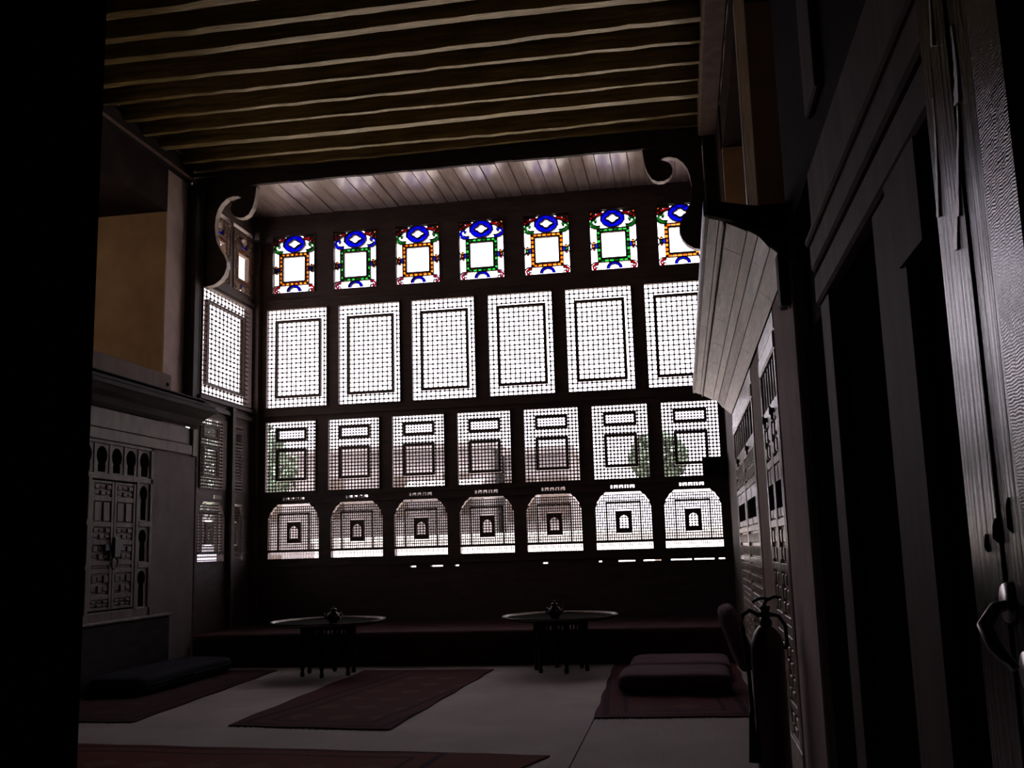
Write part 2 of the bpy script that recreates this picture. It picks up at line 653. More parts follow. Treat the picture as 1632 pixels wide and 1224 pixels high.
fn_back = lambda u, z, d: (u, YW + d, z)
rows = [(1.252, 1.272, slots), (CZ[0], CZ[1], [(u, u + CW) for u in C_U]), (2.335, 2.385, crown),
        (BZ[0], BZ[1], [(u, u + BW) for u in B_U]), (AZ[0], AZ[1], [(u, u + AW) for u in A_U]), (SZ[0], SZ[1], [(u, u + SW) for u in S_U])]
b = MB()
lattice_wall(b, -6.9, 1.2, rows, fn_back, 0.0, 0.12, 7.6)
for k in range(7):                                     # little pegs breaking the crown slots into sparks
    for j in range(1, 9):
        u = crown[k][0] + j * 0.04
        hgt = 0.05 if j % 2 else 0.05 - 0.03 * abs(math.sin(j))
        b.box(u - 0.009, u + 0.009, YW, YW + 0.1, 2.335, 2.335 + hgt)
for z in (2.305, 2.425, 3.70, 5.57, 1.33):            # raised mouldings on the rails
    b.box(-6.70, 0.69, YW - 0.025, YW, z - 0.02, z + 0.02)
struct(b, 'wall_back', 'frame_wood', 'dark timber window wall holding rows of lattice screens', 'wall')

# left side of the bay
D_A, D_B1, D_B2 = (13.26, 14.99), (13.28, 14.12), (14.38, 14.80)
fn_side = lambda u, z, d: (XLL + 0.01 - d, u, z)
rows_s = [(CZ[0], CZ[1], [D_B1, D_B2]), (2.335, 2.385, [(13.75, 14.02)]), (BZ[0], 3.50, [D_B1, D_B2]), (AZ[0], AZ[1], [D_A]),
          (SZ[0] - 0.07, SZ[1], [(13.44, 14.14), (14.27, 14.97)])]
b = MB()
lattice_wall(b, Y1 + 0.01, YW + 0.12, rows_s, fn_side, 0.0, 0.12, 7.6)
struct(b, 'wall_bay_left', 'frame_wood', 'timber left side of the window bay with tall lattice', 'wall')
b = MB()
b.box(-6.70, -6.63, 14.19, 14.29, 0.45, 3.72)
b.box(-6.71, -6.66, Y1, 15.1, 3.60, 3.66)
b.box(-6.71, -6.66, Y1, 15.1, 3.74, 3.79)
b.box(-6.71, -6.67, Y1, 15.1, 5.47, 5.53)
b.box(-6.71, -6.60, 15.0, 15.1, 0.45, 7.0)
struct(b, 'trim_1', 'frame_wood', 'upright bar, rails and corner post on the left side of the window bay', 'trim')
b = MB()
b.box(XR, XR + 0.15, 13.0, 15.22, 0, 7.6)
struct(b, 'wall_bay_right', 'frame_wood', 'plain timber right side of the window bay', 'wall')


# ------------------------------------------------------------------ windows (local x right, z up, y=0 the room face)
def picture_frame(mb, u0, u1, v0, v1, w, y0, y1):
    mb.box(u0, u1, y0, y1, v0, v0 + w)
    mb.box(u0, u1, y0, y1, v1 - w, v1)
    mb.box(u0, u0 + w, y0, y1, v0 + w, v1 - w)
    mb.box(u1 - w, u1, y0, y1, v0 + w, v1 - w)


def grid(mb, u0, u1, v0, v1, nu, nv, br, rr, y=0.05, diag=False, keep=None):
    du, dv = (u1 - u0) / nu, (v1 - v0) / nv
    k = keep or (lambda u, v: True)
    for i in range(nu + 1):
        for j in range(nv + 1):
            u, v = u0 + i * du, v0 + j * dv
            if not k(u, v):
                continue
            if 0 < i < nu or 0 < j < nv:
                mb.bead((u, y, v), br)
            if i < nu and k(u + du, v):
                mb.rod((u, y, v), (u + du, y, v), rr)
            if j < nv and k(u, v + dv):
                mb.rod((u, y, v), (u, y, v + dv), rr)
            if diag and i < nu and j < nv:
                mb.bead((u + du / 2, y, v + dv / 2), br * 0.62)
                mb.rod((u, y, v), (u + du, y, v + dv), rr * 0.7)
                mb.rod((u + du, y, v), (u, y, v + dv), rr * 0.7)


def inside(u, v, r):
    return r[0] < u < r[1] and r[2] < v < r[3]


def make_A():
    w = thing('window_1', (0, 0, 0), '', 'window', 'large lattice windows in the tall middle row', 'structure', world=False)
    H = AZ[1] - AZ[0]
    f = MB()
    picture_frame(f, 0, AW, 0, H, 0.016, -0.02, 0.06)
    f.build('frame', 'frame_wood', w)
    L = MB()
    r = (0.14, 0.92, 0.17, 1.45)
    du = AW / 14
    grid(L, 0, AW, 0, H, 14, 22, 0.0207, 0.0085, keep=lambda u, v: not inside(u, v, (r[0] + 0.01, r[1] - 0.01, r[2] + 0.01, r[3] - 0.01)))
    grid(L, r[0] + 0.04, r[1] - 0.04, r[2] + 0.04, r[3] - 0.04, 9, 16, 0.0207, 0.0085)
    L.build('lattice', 'lattice_wood', w)
    p = MB()
    picture_frame(p, r[0], r[1], r[2], r[3], 0.042, 0.02, 0.08)
    p.build('inner_frame', 'lattice_wood', w)
    return w


def make_B(width=None):
    W = width or BW
    w = thing('window_1', (0, 0, 0), '', 'window', 'dense lattice windows in the third row', 'structure', world=False)
    H = BZ[1] - BZ[0]
    f = MB()
    picture_frame(f, 0, W, 0, H, 0.014, -0.02, 0.06)
    f.build('frame', 'frame_wood', w)
    n = round(W / 0.0535)
    q = (W - 0.5) / 2
    t, l = (q, W - q, 0.82, 1.02), (q, W - q, 0.185, 0.69)
    L = MB()
    sh = 0.012
    grid(L, 0, W, 0, H, n, 21, 0.0205, 0.0082,
         keep=lambda u, v: not inside(u, v, (t[0] + sh, t[1] - sh, t[2] + sh, t[3] - sh)) and not inside(u, v, (l[0] + sh, l[1] - sh, l[2] + sh, l[3] - sh)))
    grid(L, t[0] + 0.036, t[1] - 0.036, t[2] + 0.036, t[3] - 0.036, 9, 3, 0.012, 0.0055, diag=True)
    grid(L, l[0] + 0.04, l[1] - 0.04, l[2] + 0.04, l[3] - 0.04, 8, 8, 0.0205, 0.0082)
    L.build('lattice', 'lattice_wood', w)
    p = MB()
    picture_frame(p, *t, 0.034, 0.02, 0.08)
    picture_frame(p, *l, 0.036, 0.02, 0.08)
    p.build('inner_frame', 'lattice_wood', w)
    return w


def make_C():
    W, H = CW, CZ[1] - CZ[0]
    w = thing('window_1', (0, 0, 0), '', 'window', 'arched lattice windows in the lowest row', 'structure', world=False)
    fn = lambda u, v, d: (u, d, v)
    f = MB()
    f.box(0, W, -0.02, 0.07, 0.112, 0.145)
    f.box(0, W, -0.02, 0.06, 0, 0.014)
    for m in (0, 1):
        pl = [(0, H), (0.155, H), (0.125, H - 0.035), (0.085, H - 0.06), (0.065, H - 0.10), (0.03, H - 0.14), (0.022, H - 0.19), (0.0, H - 0.23)]
        if m:
            pl = [(W - u, v) for u, v in pl]
        f.prism(pl, fn, 0.0, 0.10)
    f.build('frame', 'frame_wood', w)
    L = MB()
    ok = lambda u, v: v <= H - 0.23 + 0.18 * min(1, max(0, (min(u, W - u)) / 0.14)) + 0.03 and not inside(u, v, (0.31, 0.53, 0.26, 0.57))
    grid(L, 0, W, 0.145, H, 25, 17, 0.0125, 0.0076, keep=ok)
    grid(L, 0.352, 0.488, 0.32, 0.52, 3, 5, 0.015, 0.0065, diag=False)
    L.build('lattice', 'lattice_wood', w)
    p = MB()
    for a, e in ((0.155, 0.178), (0.657, 0.68)):
        p.box(a, e, 0.02, 0.08, 0.145, 0.715)
    p.box(0.155, 0.68, 0.02, 0.08, 0.70, 0.72)
    p.build('inner_frame', 'lattice_wood', w)
    q = MB()
    q.box(0.305, 0.352, 0.015, 0.085, 0.25, 0.58)
    q.box(0.488, 0.535, 0.015, 0.085, 0.25, 0.58)
    q.box(0.352, 0.488, 0.015, 0.085, 0.25, 0.315)
    q.prism([(0.352, 0.58), (0.488, 0.58), (0.488, 0.45), (0.475, 0.485), (0.45, 0.505), (0.42, 0.515), (0.39, 0.505), (0.365, 0.485), (0.352, 0.45)], fn, 0.015, 0.085)
    q.build('shutter_panel', 'lattice_wood', w)
    g = MB()
    for i in range(1, 32):
        u = i * W / 32
        g.lathe([(0.004, 0.012), (0.0065, 0.03), (0.004, 0.05), (0.0065, 0.075), (0.004, 0.113)], (u, 0.04, 0), 5)
    g.build('baluster_rail', 'lattice_wood', w)
    return w


def ell(cu, cv, ru, rv, a0=0, a1=360, n=24):
    return [(cu + ru * math.cos(math.radians(a0 + (a1 - a0) * i / n)), cv + rv * math.sin(math.radians(a0 + (a1 - a0) * i / n))) for i in range(n + 1)]


def make_S(border, curl, flower, spark, thick=0.03, dull=False):
    """stucco window: clear glass ground, coloured pieces and dark plaster ribs"""
    W, H = SW, SZ[1] - SZ[0]
    w = thing('window_1', (0, 0, 0), '', 'window', 'stained glass windows in the top row', 'structure', world=False)
    fn = lambda u, v, d: (u * W, d, v * H)
    keys = ['blue', 'lblue', 'green', 'lgreen', 'orange', 'amber', 'red', 'pink']
    if dull:
        keys = [k if k in ('blue', 'red') else k for k in keys]
    ix = {k: i for i, k in enumerate(keys)}
    g = MB()
    rb = MB()
    y0 = 0.05
    GD = (y0 - 0.008, y0 - 0.002)
    RD = (y0 - 0.012 - thick, y0 + 0.012)

    def piece(poly, col):
        g.prism(poly, fn, *GD, mi=ix[col])

    def rib(pts, wd=0.02, closed=False):
        rb.ribbon([(u * W, v * H) for u, v in pts], wd * W, lambda a, c, d: (a, d, c), *RD, closed=closed)

    def band(pts, wd, col, closed=False):
        g.ribbon([(u * W, v * H) for u, v in pts], wd * W, lambda a, c, d: (a, d, c), *GD, closed=closed, mi=ix[col])
    # border of short coloured dashes round the clear pane
    u0, u1, v0, v1 = 0.19, 0.81, 0.165, 0.66
    pale = 'lgreen' if border == 'green' else 'amber'
    for k in range(6):
        a, e = u0 + (u1 - u0) * (k + 0.13) / 6, u0 + (u1 - u0) * (k + 0.87) / 6
        for v in (v0, v1):
            piece([(a, v - 0.020), (e, v - 0.020), (e, v + 0.020), (a, v + 0.020)], pale if k % 3 else border)
    for k in range(7):
        a, e = v0 + (v1 - v0) * (k + 0.1) / 7, v0 + (v1 - v0) * (k + 0.9) / 7
        for u in (u0, u1):
            piece([(u - 0.027, a), (u + 0.027, a), (u + 0.027, e), (u - 0.027, e)], border if k % 2 else pale)
    for k in range(7):
        u = u0 + (u1 - u0) * k / 6
        for v in (v0, v1):
            rb.box((u - 0.012) * W, (u + 0.012) * W, RD[0], RD[1], (v - 0.02) * H, (v + 0.02) * H)
    for k in range(8):
        v = v0 + (v1 - v0) * k / 7
        for u in (u0, u1):
            rb.box((u - 0.028) * W, (u + 0.028) * W, RD[0], RD[1], (v - 0.008) * H, (v + 0.008) * H)
    rib([(u0 - 0.034, v0 - 0.026), (u1 + 0.034, v0 - 0.026), (u1 + 0.034, v1 + 0.026), (u0 - 0.034, v1 + 0.026)], 0.018, True)
    picture_frame(rb, (u0 + 0.026) * W, (u1 - 0.026) * W, (v0 + 0.019) * H, (v1 - 0.019) * H, 0.036 * W, RD[0], RD[1])
    # blue ring with its quatrefoil light
    cu, cv = 0.5, 0.845
    band(ell(cu, cv, 0.19, 0.104), 0.125, 'blue', True)
    rib(ell(cu, cv, 0.25, 0.145), 0.016, True)
    q = []
    for i in range(48):
        a = 2 * PI * i / 48
        r = 1 + 0.17 * math.cos(4 * a)
        q.append((cu + 0.128 * r * math.cos(a), cv + 0.062 * r * math.sin(a)))
    rib(q, 0.026, True)
    for s in (-1, 1):
        piece(ell(cu + s * 0.075, cv - 0.085, 0.05, 0.018, n=12)[:-1], 'lblue')
        piece(ell(cu + s * 0.09, cv + 0.098, 0.06, 0.018, n=12)[:-1], 'blue')
    # corner scrolls, red arcs and sparks, side panes with flowers
    for s in (-1, 1):
        m = (lambda u: 0.5 + s * u)
        cpts = [(m(0.27), 0.715), (m(0.36), 0.71), (m(0.43), 0.735), (m(0.465), 0.785), (m(0.44), 0.83), (m(0.39), 0.84), (m(0.36), 0.81), (m(0.385), 0.79)]
        band(cpts, 0.06, curl)
        rib([(m(0.26), 0.735), (m(0.34), 0.735), (m(0.40), 0.755), (m(0.425), 0.785)], 0.014)
        rib([(m(0.30), 0.69), (m(0.40), 0.69), (m(0.47), 0.725), (m(0.50), 0.77)], 0.014)
        rib([(m(0.385), 0.79), (m(0.345), 0.795), (m(0.33), 0.825), (m(0.36), 0.86), (m(0.42), 0.865)], 0.014)
        # the scroll's plaster field towards the corner
        rb.prism([(m(0.5), 1.0), (m(0.5), 0.84), (m(0.482), 0.86), (m(0.475), 0.92), (m(0.455), 0.962), (m(0.36), 0.965), (m(0.25), 0.972), (m(0.14), 0.98), (m(0.10), 1.0)], fn, y0 - 0.001, RD[1])
        rib([(m(0.385), 0.948), (m(0.30), 0.955), (m(0.22), 0.962)], 0.028)
        rib([(m(0.19), 0.915), (m(0.27), 0.905), (m(0.33), 0.885), (m(0.37), 0.86), (m(0.45), 0.84)], 0.026)
        band([(m(0.20), 0.938), (m(0.27), 0.932), (m(0.33), 0.918), (m(0.37), 0.892)], 0.05, 'red')
        rb_red = [(m(0.385), 0.918), (m(0.425), 0.953), (m(0.44), 0.94), (m(0.40), 0.905)]
        piece_y = (RD[0] - 0.004, RD[0] - 0.002)
        for dx, dz, col, rr in ((0.405, 0.91, 'red', 0.034), (0.452, 0.872, 'red', 0.03), (0.44, 0.938, spark, 0.028)):
            piece(ell(m(dx), dz, rr, rr * 0.8, n=10)[:-1], col)
            rib(ell(m(dx), dz, rr + 0.008, rr * 0.8 + 0.006, n=12), 0.018, True)
        # flower half way down the side pane
        for dx, dz, col, rr in ((0.365, 0.41, 'lblue', 0.04), (0.415, 0.41, flower, 0.03), (0.415, 0.455, 'amber', 0.022), (0.415, 0.365, 'pink', 0.022)):
            piece(ell(m(dx), dz, rr, rr * 0.85, n=10)[:-1], col)
            rib(ell(m(dx), dz, rr + 0.006, rr * 0.85 + 0.005, n=12), 0.010, True)
        rib([(m(0.485), 0.35), (m(0.455), 0.38), (m(0.455), 0.44), (m(0.485), 0.475)], 0.02)
        rib([(m(0.492), 0.0), (m(0.492), 0.80)], 0.018)
        # pink scroll at the foot
        band([(m(0.33), 0.13), (m(0.41), 0.115), (m(0.455), 0.085), (m(0.44), 0.045), (m(0.38), 0.04)], 0.045, 'pink' if spark == 'amber' else 'red')
        rib([(m(0.335), 0.145), (m(0.43), 0.14), (m(0.49), 0.10)], 0.013)
        rib([(m(0.33), 0.105), (m(0.39), 0.095), (m(0.42), 0.075), (m(0.40), 0.06), (m(0.35), 0.058), (m(0.34), 0.02)], 0.013)
        rb.prism([(m(0.5), 0.0), (m(0.5), 0.10), (m(0.482), 0.08), (m(0.475), 0.03), (m(0.44), 0.012), (m(0.34), 0.010), (m(0.33), 0.0)], fn, y0 - 0.001, RD[1])
        # swelling side of the top light
        rib([(m(0.26), 0.80), (m(0.255), 0.87), (m(0.20), 0.93)], 0.012)
    # blue arch at the foot
    band(ell(0.5, 0.035, 0.135, 0.085, 0, 180), 0.05, 'blue' if not dull else 'lblue')
    rib(ell(0.5, 0.035, 0.165, 0.105, 0, 180), 0.012)
    rib(ell(0.5, 0.035, 0.105, 0.065, 0, 180), 0.012)
    picture_frame(rb, 0, W, 0, H, 0.012, -0.015, 0.065)
    # the plaster edge over the ring
    rb.prism([(0.0, 1.0), (1.0, 1.0), (1.0, 0.985), (0.62, 0.993), (0.5, 0.985), (0.38, 0.993), (0.0, 0.985)], fn, RD[0], RD[1])
    if dull:       # heavy plaster field that leaves only small lights
        for u_0, u_1, v_0, v_1 in ((0.02, 0.13, 0.04, 0.97), (0.87, 0.98, 0.04, 0.97), (0.13, 0.87, 0.90, 0.97), (0.13, 0.87, 0.68, 0.74), (0.13, 0.30, 0.74, 0.9), (0.72, 0.87, 0.74, 0.9),
                                   (0.13, 0.40, 0.04, 0.13), (0.60, 0.87, 0.04, 0.13)):
            rb.box(u_0 * W, u_1 * W, 0.0, 0.05, v_0 * H, v_1 * H)
    rb.build('stucco_ribs', M['stucco_dull'] if dull else 'frame_wood', w)
    g.build('coloured_glass', ['glass_' + k for k in keys], w)['label'] = 'small red, blue, green and orange glass pieces'
    c = MB()
    c.box(0.004, W - 0.004, y0, y0 + 0.004, 0.004, H - 0.004)
    c.build('clear_pane', 'clear_glass', w)
    return w


M['stucco_dull'] = mat('old_brown_stucco', (0.26, 0.19, 0.14), 0.9, 0.3, (8, 8, 8), 0.2)
ordn = ['leftmost', 'second', 'third', 'fourth', 'fifth', 'sixth', 'seventh']
wn = 0


def name_window(w):
    global wn
    wn += 1
    w.name = 'window_%d' % wn


s_cfg = [('orange', 'green', 'green', 'red'), ('green', 'blue', 'orange', 'amber'), ('orange', 'green', 'orange', 'amber'), ('green', 'blue', 'orange', 'amber'),
         ('orange', 'green', 'lgreen', 'red'), ('green', 'green', 'amber', 'orange'), ('orange', 'green', 'green', 'orange')]
for k in range(7):
    w = make_S(*s_cfg[k])
    w.location = (S_U[k], YW, SZ[0])
    w['label'] = ['leftmost stained glass window of the front row, orange dashed border and green scrolls',
                  'stained glass window with green border and blue scrolls, second from the left corner',
                  'stained glass window with orange border, third from the left, between two green-bordered ones',
                  'stained glass window with green border and blue scrolls in the middle of the top row',
                  'stained glass window with orange border just right of the middle of the top row',
                  'stained glass window with green border and green scrolls, nearest the right bracket',
                  'rightmost stained glass window, orange border, half hidden behind the right bracket'][k]
    name_window(w)
w = make_S('orange', 'lgreen', 'amber', 'amber', thick=0.05, dull=True)
w.location = (XLL + 0.01, 14.27, SZ[0] - 0.07)
w.rotation_euler = (0, 0, PI / 2)
w['label'] = 'narrow-looking stained window on the bay\'s left side, next to the corner post'
w['group'] = 'stained windows of the bay side'
name_window(w)
w = dup(w, (XLL + 0.01, 13.42, SZ[0] - 0.07), PI / 2, 'stained window on the bay\'s left side, half hidden by the left bracket', 'stained windows of the bay side')
name_window(w)

pa = make_A()
for k in range(6):
    lab = ['large bright lattice window at the left end of the tall row, nearest the bay corner', 'large lattice window second from the left in the tall row',
           'large lattice window third from the left in the tall row', 'large lattice window fourth from the left in the tall row',
           'large lattice window fifth from the left, just before the wooden hood', 'large lattice window at the right end, cut off by the wooden hood'][k]
    if k == 0:
        w = pa
        w.location = (A_U[0], YW, AZ[0])
        w['label'] = lab
    else:
        w = dup(pa, (A_U[k], YW, AZ[0]), 0, lab)
    name_window(w)
# the bay side's big screen
w = dup(pa, (XLL + 0.01, D_A[0], AZ[0]), PI / 2, 'large lattice screen on the bay\'s left side, seen edge-on beside the post', 'lattice screens of the bay side')
w.scale = ((D_A[1] - D_A[0]) / AW, 1, 1)
name_window(w)
pb = make_B()
for k in range(7):
    lab = '%s dense lattice window with two framed panels, %s' % (
        ['leftmost', 'second', 'third', 'fourth', 'fifth', 'sixth', 'rightmost'][k],
        ['nearest the bay corner in the third row', 'from the left in the third row', 'from the left in the third row', 'from the left, middle of the third row',
         'from the left in the third row', 'from the left, bright one of the third row', 'its lower corner covered by a dark box'][k])
    if k == 0:
        w = pb
        w.location = (B_U[0], YW, BZ[0])
        w['label'] = lab
    else:
        w = dup(pb, (B_U[k], YW, BZ[0]), 0, lab)
    name_window(w)
for D, lab in ((D_B1, 'dense lattice window on the bay\'s left side, in front of the upright bar'), (D_B2, 'narrow dense lattice window on the bay\'s left side, behind the upright bar')):
    w = dup(pb, (XLL + 0.01, D[0], BZ[0]), PI / 2, lab, 'lattice screens of the bay side')
    w.scale = ((D[1] - D[0]) / BW, 1, 1.035 / 1.135)
    name_window(w)
pc = make_C()
for k in range(7):
    lab = '%s arched lattice window with a tiny arched shutter, %s' % (
        ['leftmost', 'second', 'third', 'fourth', 'fifth', 'sixth', 'rightmost'][k],
        ['lowest row by the bay corner', 'from the left in the lowest row', 'from the left in the lowest row', 'from the left, middle of the lowest row', 'from the left in the lowest row',
         'from the left in the lowest row', 'lowest row by the right wall'][k])
    if k == 0:
        w = pc
        w.location = (C_U[0], YW, CZ[0])
        w['label'] = lab
    else:
        w = dup(pc, (C_U[k], YW, CZ[0]), 0, lab)
    name_window(w)
for D, lab in ((D_B1, 'arched lattice window on the bay\'s left side, in front of the upright bar'), (D_B2, 'narrow arched lattice window on the bay\'s left side, behind the upright bar')):
    w = dup(pc, (XLL + 0.01, D[0], CZ[0]), PI / 2, lab, 'lattice screens of the bay side')
    w.scale = ((D[1] - D[0]) / CW, 1, 1)
    name_window(w)

# dark box screwed over the corner of the rightmost dense lattice
t = thing('shutter_box', (0.5, YW, 2.46), 'dark wooden box covering the lower corner of the rightmost dense lattice window', 'box')
b = MB()
b.bbox(0.33, 0.69, 14.93, YW - 0.025, 2.46, 2.735, 0.012)
b.build('case', 'dark_wood', t)
b = MB()
b.bbox(0.36, 0.66, 14.905, 14.93, 2.49, 2.705, 0.008)
b.build('door', 'dark_wood', t)
b = MB()
b.lathe([(0.004, -0.025), (0.012, -0.02), (0.008, 0.0)], (0.40, 14.905, 2.6), 10, ax='Y')
b.build('knob', 'iron', t)

# ------------------------------------------------------------------ bay ceiling, main beam, brackets
b = MB()
x = -6.9
while x < XR + 0.1:
    w_ = random.uniform(0.17, 0.25)
    dz = random.uniform(-0.008, 0.008)
    b.bbox(x + 0.004, min(x + w_ - 0.004, XR + 0.12), Y1 + 0.05, YW + 0.1, 7.02 + dz, 7.06 + dz, 0.005)
    x += w_
b.box(-7.0, XR + 0.3, Y1 + 0.05, YW + 0.2, 7.07, 7.25)
struct(b, 'ceiling.001', 'soffit_wood', 'brown plank soffit over the window bay, lit from below', 'ceiling')
t = thing('main_beam', (-3.1, Y1 + 0.15, 6.85), 'dark main beam spanning the mouth of the window bay', 'beam')
b = MB()
nseg = 30
for i in range(nseg):
    xa = XL + (XR - XL) * i / nseg
    xb = XL + (XR - XL) * (i + 1) / nseg
    j = 0.008 * math.sin(i * 1.7) + (0.025 if 17 < i < 19 else 0)
    b.box(xa, xb, Y1, Y1 + 0.07, 6.85 + j * 0.6, 7.24)
b.build('beam_body', 'main_beam', t)
b = MB()
b.box(XL, XR, Y1 - 0.05, Y1, 7.02, 7.10)
b.build('moulding', 'main_beam', t)

corb = [(0.969, 6.87), (0.969, 6.847), (0.955, 6.73), (0.935, 6.61), (0.907, 6.522), (0.853, 6.43), (0.781, 6.39), (0.70, 6.39), (0.63, 6.425), (0.585, 6.48), (0.572, 6.54),
        (0.585, 6.60), (0.618, 6.645), (0.674, 6.675), (0.743, 6.69), (0.690, 6.723), (0.605, 6.730), (0.507, 6.700), (0.428, 6.630), (0.372, 6.54), (0.340, 6.43), (0.328, 6.30),
        (0.338, 6.17), (0.365, 6.04), (0.417, 5.937), (0.48, 5.838), (0.522, 5.74), (0.525, 5.65), (0.49, 5.55), (0.43, 5.47), (0.34, 5.41), (0.22, 5.385), (0.16, 5.38)]
for side in (-1, 1):
    t = thing('corbel_bracket', ((XL if side < 0 else XR), Y1, 3.65),
              'carved bracket with a curled hook under the main beam, %s' % ('left side by the bay corner' if side < 0 else 'right side above the wooden hood'), 'bracket', 'scrolled brackets of the main beam')
    m = (lambda d: XL + d) if side < 0 else (lambda d: XR - d)
    b = MB()
    b.prism([(m(d), z) for d, z in [(d, z) for d, z in corb if d > 0.2] + [(0.166, 5.382), (0.166, 6.87)]], lambda u, z, d: (u, d, z), Y1 + 0.075, Y1 + 0.2)
    b.build('scroll_board', 'main_beam', t)
    b = MB()
    b.bbox(min(m(0.003), m(0.16)), max(m(0.003), m(0.16)), Y1 - 0.16, Y1 + 0.0, 3.66, 6.87, 0.01)
    b.build('post', 'main_beam', t)
    # pale strip painting the light caught along the cut edge
    b = MB()
    edge = corb[1:-1]
    b.ribbon([(m(d), z) for d, z in edge], 0.006, lambda u, z, d: (u, d, z), Y1 + 0.08, Y1 + 0.195)
    b.build('lit_rim_strip', 'pale_wood', t)

# ------------------------------------------------------------------ main ceiling and joists
b = MB()
x = -0.9
b.box(-9.4, 3.2, -1.5, Y1 + 0.3, 7.36, 7.7)
for k in range(38):
    b.box(-7.2 + 0.22 * k + 0.003, -7.2 + 0.22 * (k + 1) - 0.003, 0.9, Y1 + 0.05, 7.335, 7.36)
b.box(-9.4, 3.2, Y1 + 0.29, 15.6, 7.25, 7.7)
struct(b, 'ceiling', 'board_wood', 'dark boarded ceiling of the hall above the joists', 'ceiling')
joist_y = [13.06, 12.70, 12.143, 11.666, 11.222, 10.717, 10.267, 9.71, 9.30, 8.82, 8.35, 7.9, 7.42, 6.95, 6.4, 5.9, 5.4, 4.9]
jw = [0.06, 0.075, 0.115, 0.06, 0.07, 0.065, 0.09, 0.115, 0.11, 0.12, 0.13, 0.12, 0.13, 0.12, 0.13, 0.12, 0.13, 0.12]
ordw = ['nearest the main beam', 'second back from the main beam', 'third back from the main beam', 'fourth back from the main beam', 'fifth back from the main beam', 'sixth back from the main beam',
        'seventh back from the main beam', 'eighth back from the main beam', 'ninth back, at the top edge of the photo', 'tenth back from the main beam', 'eleventh back from the main beam', 'twelfth back from the main beam',
        'thirteenth back', 'fourteenth back', 'fifteenth back', 'sixteenth back', 'seventeenth back', 'nearest the entrance']
for k, (jy, w_) in enumerate(zip(joist_y, jw)):
    rng = random.Random(100 + k)
    b = MB()
    n = 34
    v, f = [], []
    x0, x1 = XL - 0.05, 0.6
    ph = rng.uniform(0, 6)
    for i in range(n + 1):
        x = x0 + (x1 - x0) * i / n
        yo = 0.012 * math.sin(x * 1.1 + ph) + rng.uniform(-0.006, 0.006)
        zo = 0.010 * math.sin(x * 0.9 + ph * 2) + rng.uniform(-0.006, 0.006)
        hw = w_ / 2 + rng.uniform(-0.006, 0.006)
        zb = ZC + zo
        v += [(x, jy + yo - hw - 0.006, 7.34), (x, jy + yo - hw - 0.006, zb + 0.008), (x, jy + yo - hw, zb), (x, jy + yo + hw, zb), (x, jy + yo + hw + 0.012, zb + 0.02), (x, jy + yo + hw + 0.012, 7.34)]
    for i in range(n):
        for q in range(6):
            f.append((6 * i + q, 6 * (i + 1) + q, 6 * (i + 1) + (q + 1) % 6, 6 * i + (q + 1) % 6))
    f += [tuple(range(6)), tuple(6 * n + q for q in reversed(range(6)))]
    b.add(v, f)
    o = b.build('ceiling_joist', 'beam_wood', org=Vector((-3.1, jy, ZC)))
    tag(o, 'rough-hewn ceiling joist, ' + ordw[k], 'beam', 'ceiling joists')

t = thing('wall_plate', (XL, 8, 6.9), 'long moulded beam along the top of the left wall', 'beam', 'beams along the tops of the side walls')
b = MB()
b.box(XL, XL + 0.10, 1.5, Y1 - 0.16, 6.90, 7.19)
b.build('beam_body', 'dark_wood', t)
b = MB()
b.bbox(XL + 0.10, XL + 0.135, 1.5, Y1 - 0.16, 6.90, 6.935, 0.006)
b.bbox(XL + 0.10, XL + 0.135, 1.5, Y1 - 0.16, 7.165, 7.20, 0.006)
b.build('moulding', 'post_wood', t)
t = thing('wall_plate', (XR, 8, 6.9), 'heavy beam along the top of the right wall, above the galleries', 'beam', 'beams along the tops of the side walls')
b = MB()
b.bbox(0.49, 0.735, 1.5, Y1 - 0.16, 6.88, 7.3, 0.02)
b.build('beam_body', 'post_wood', t)
b = MB()
n = 40
b.tube([(0.765 + 0.006 * math.sin(i * 2.3), 1.5 + (Y1 - 1.7) * i / n, 6.885 + 0.008 * math.sin(i * 1.3)) for i in range(n + 1)], 0.03, 8)
b.build('moulding', 'pale_wood', t)

# ------------------------------------------------------------------ left wall with its gallery and shelf
b = MB()
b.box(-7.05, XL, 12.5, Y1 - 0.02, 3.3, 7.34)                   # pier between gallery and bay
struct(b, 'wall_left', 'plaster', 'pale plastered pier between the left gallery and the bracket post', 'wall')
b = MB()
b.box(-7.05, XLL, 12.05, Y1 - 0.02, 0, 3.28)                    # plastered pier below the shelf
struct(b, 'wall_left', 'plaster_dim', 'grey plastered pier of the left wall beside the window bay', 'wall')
def struct_boxes(name, mt, items):
    for bx_, lab in items:
        q_ = MB()
        q_.box(*bx_)
        struct(q_, name, mt, lab, 'wall')


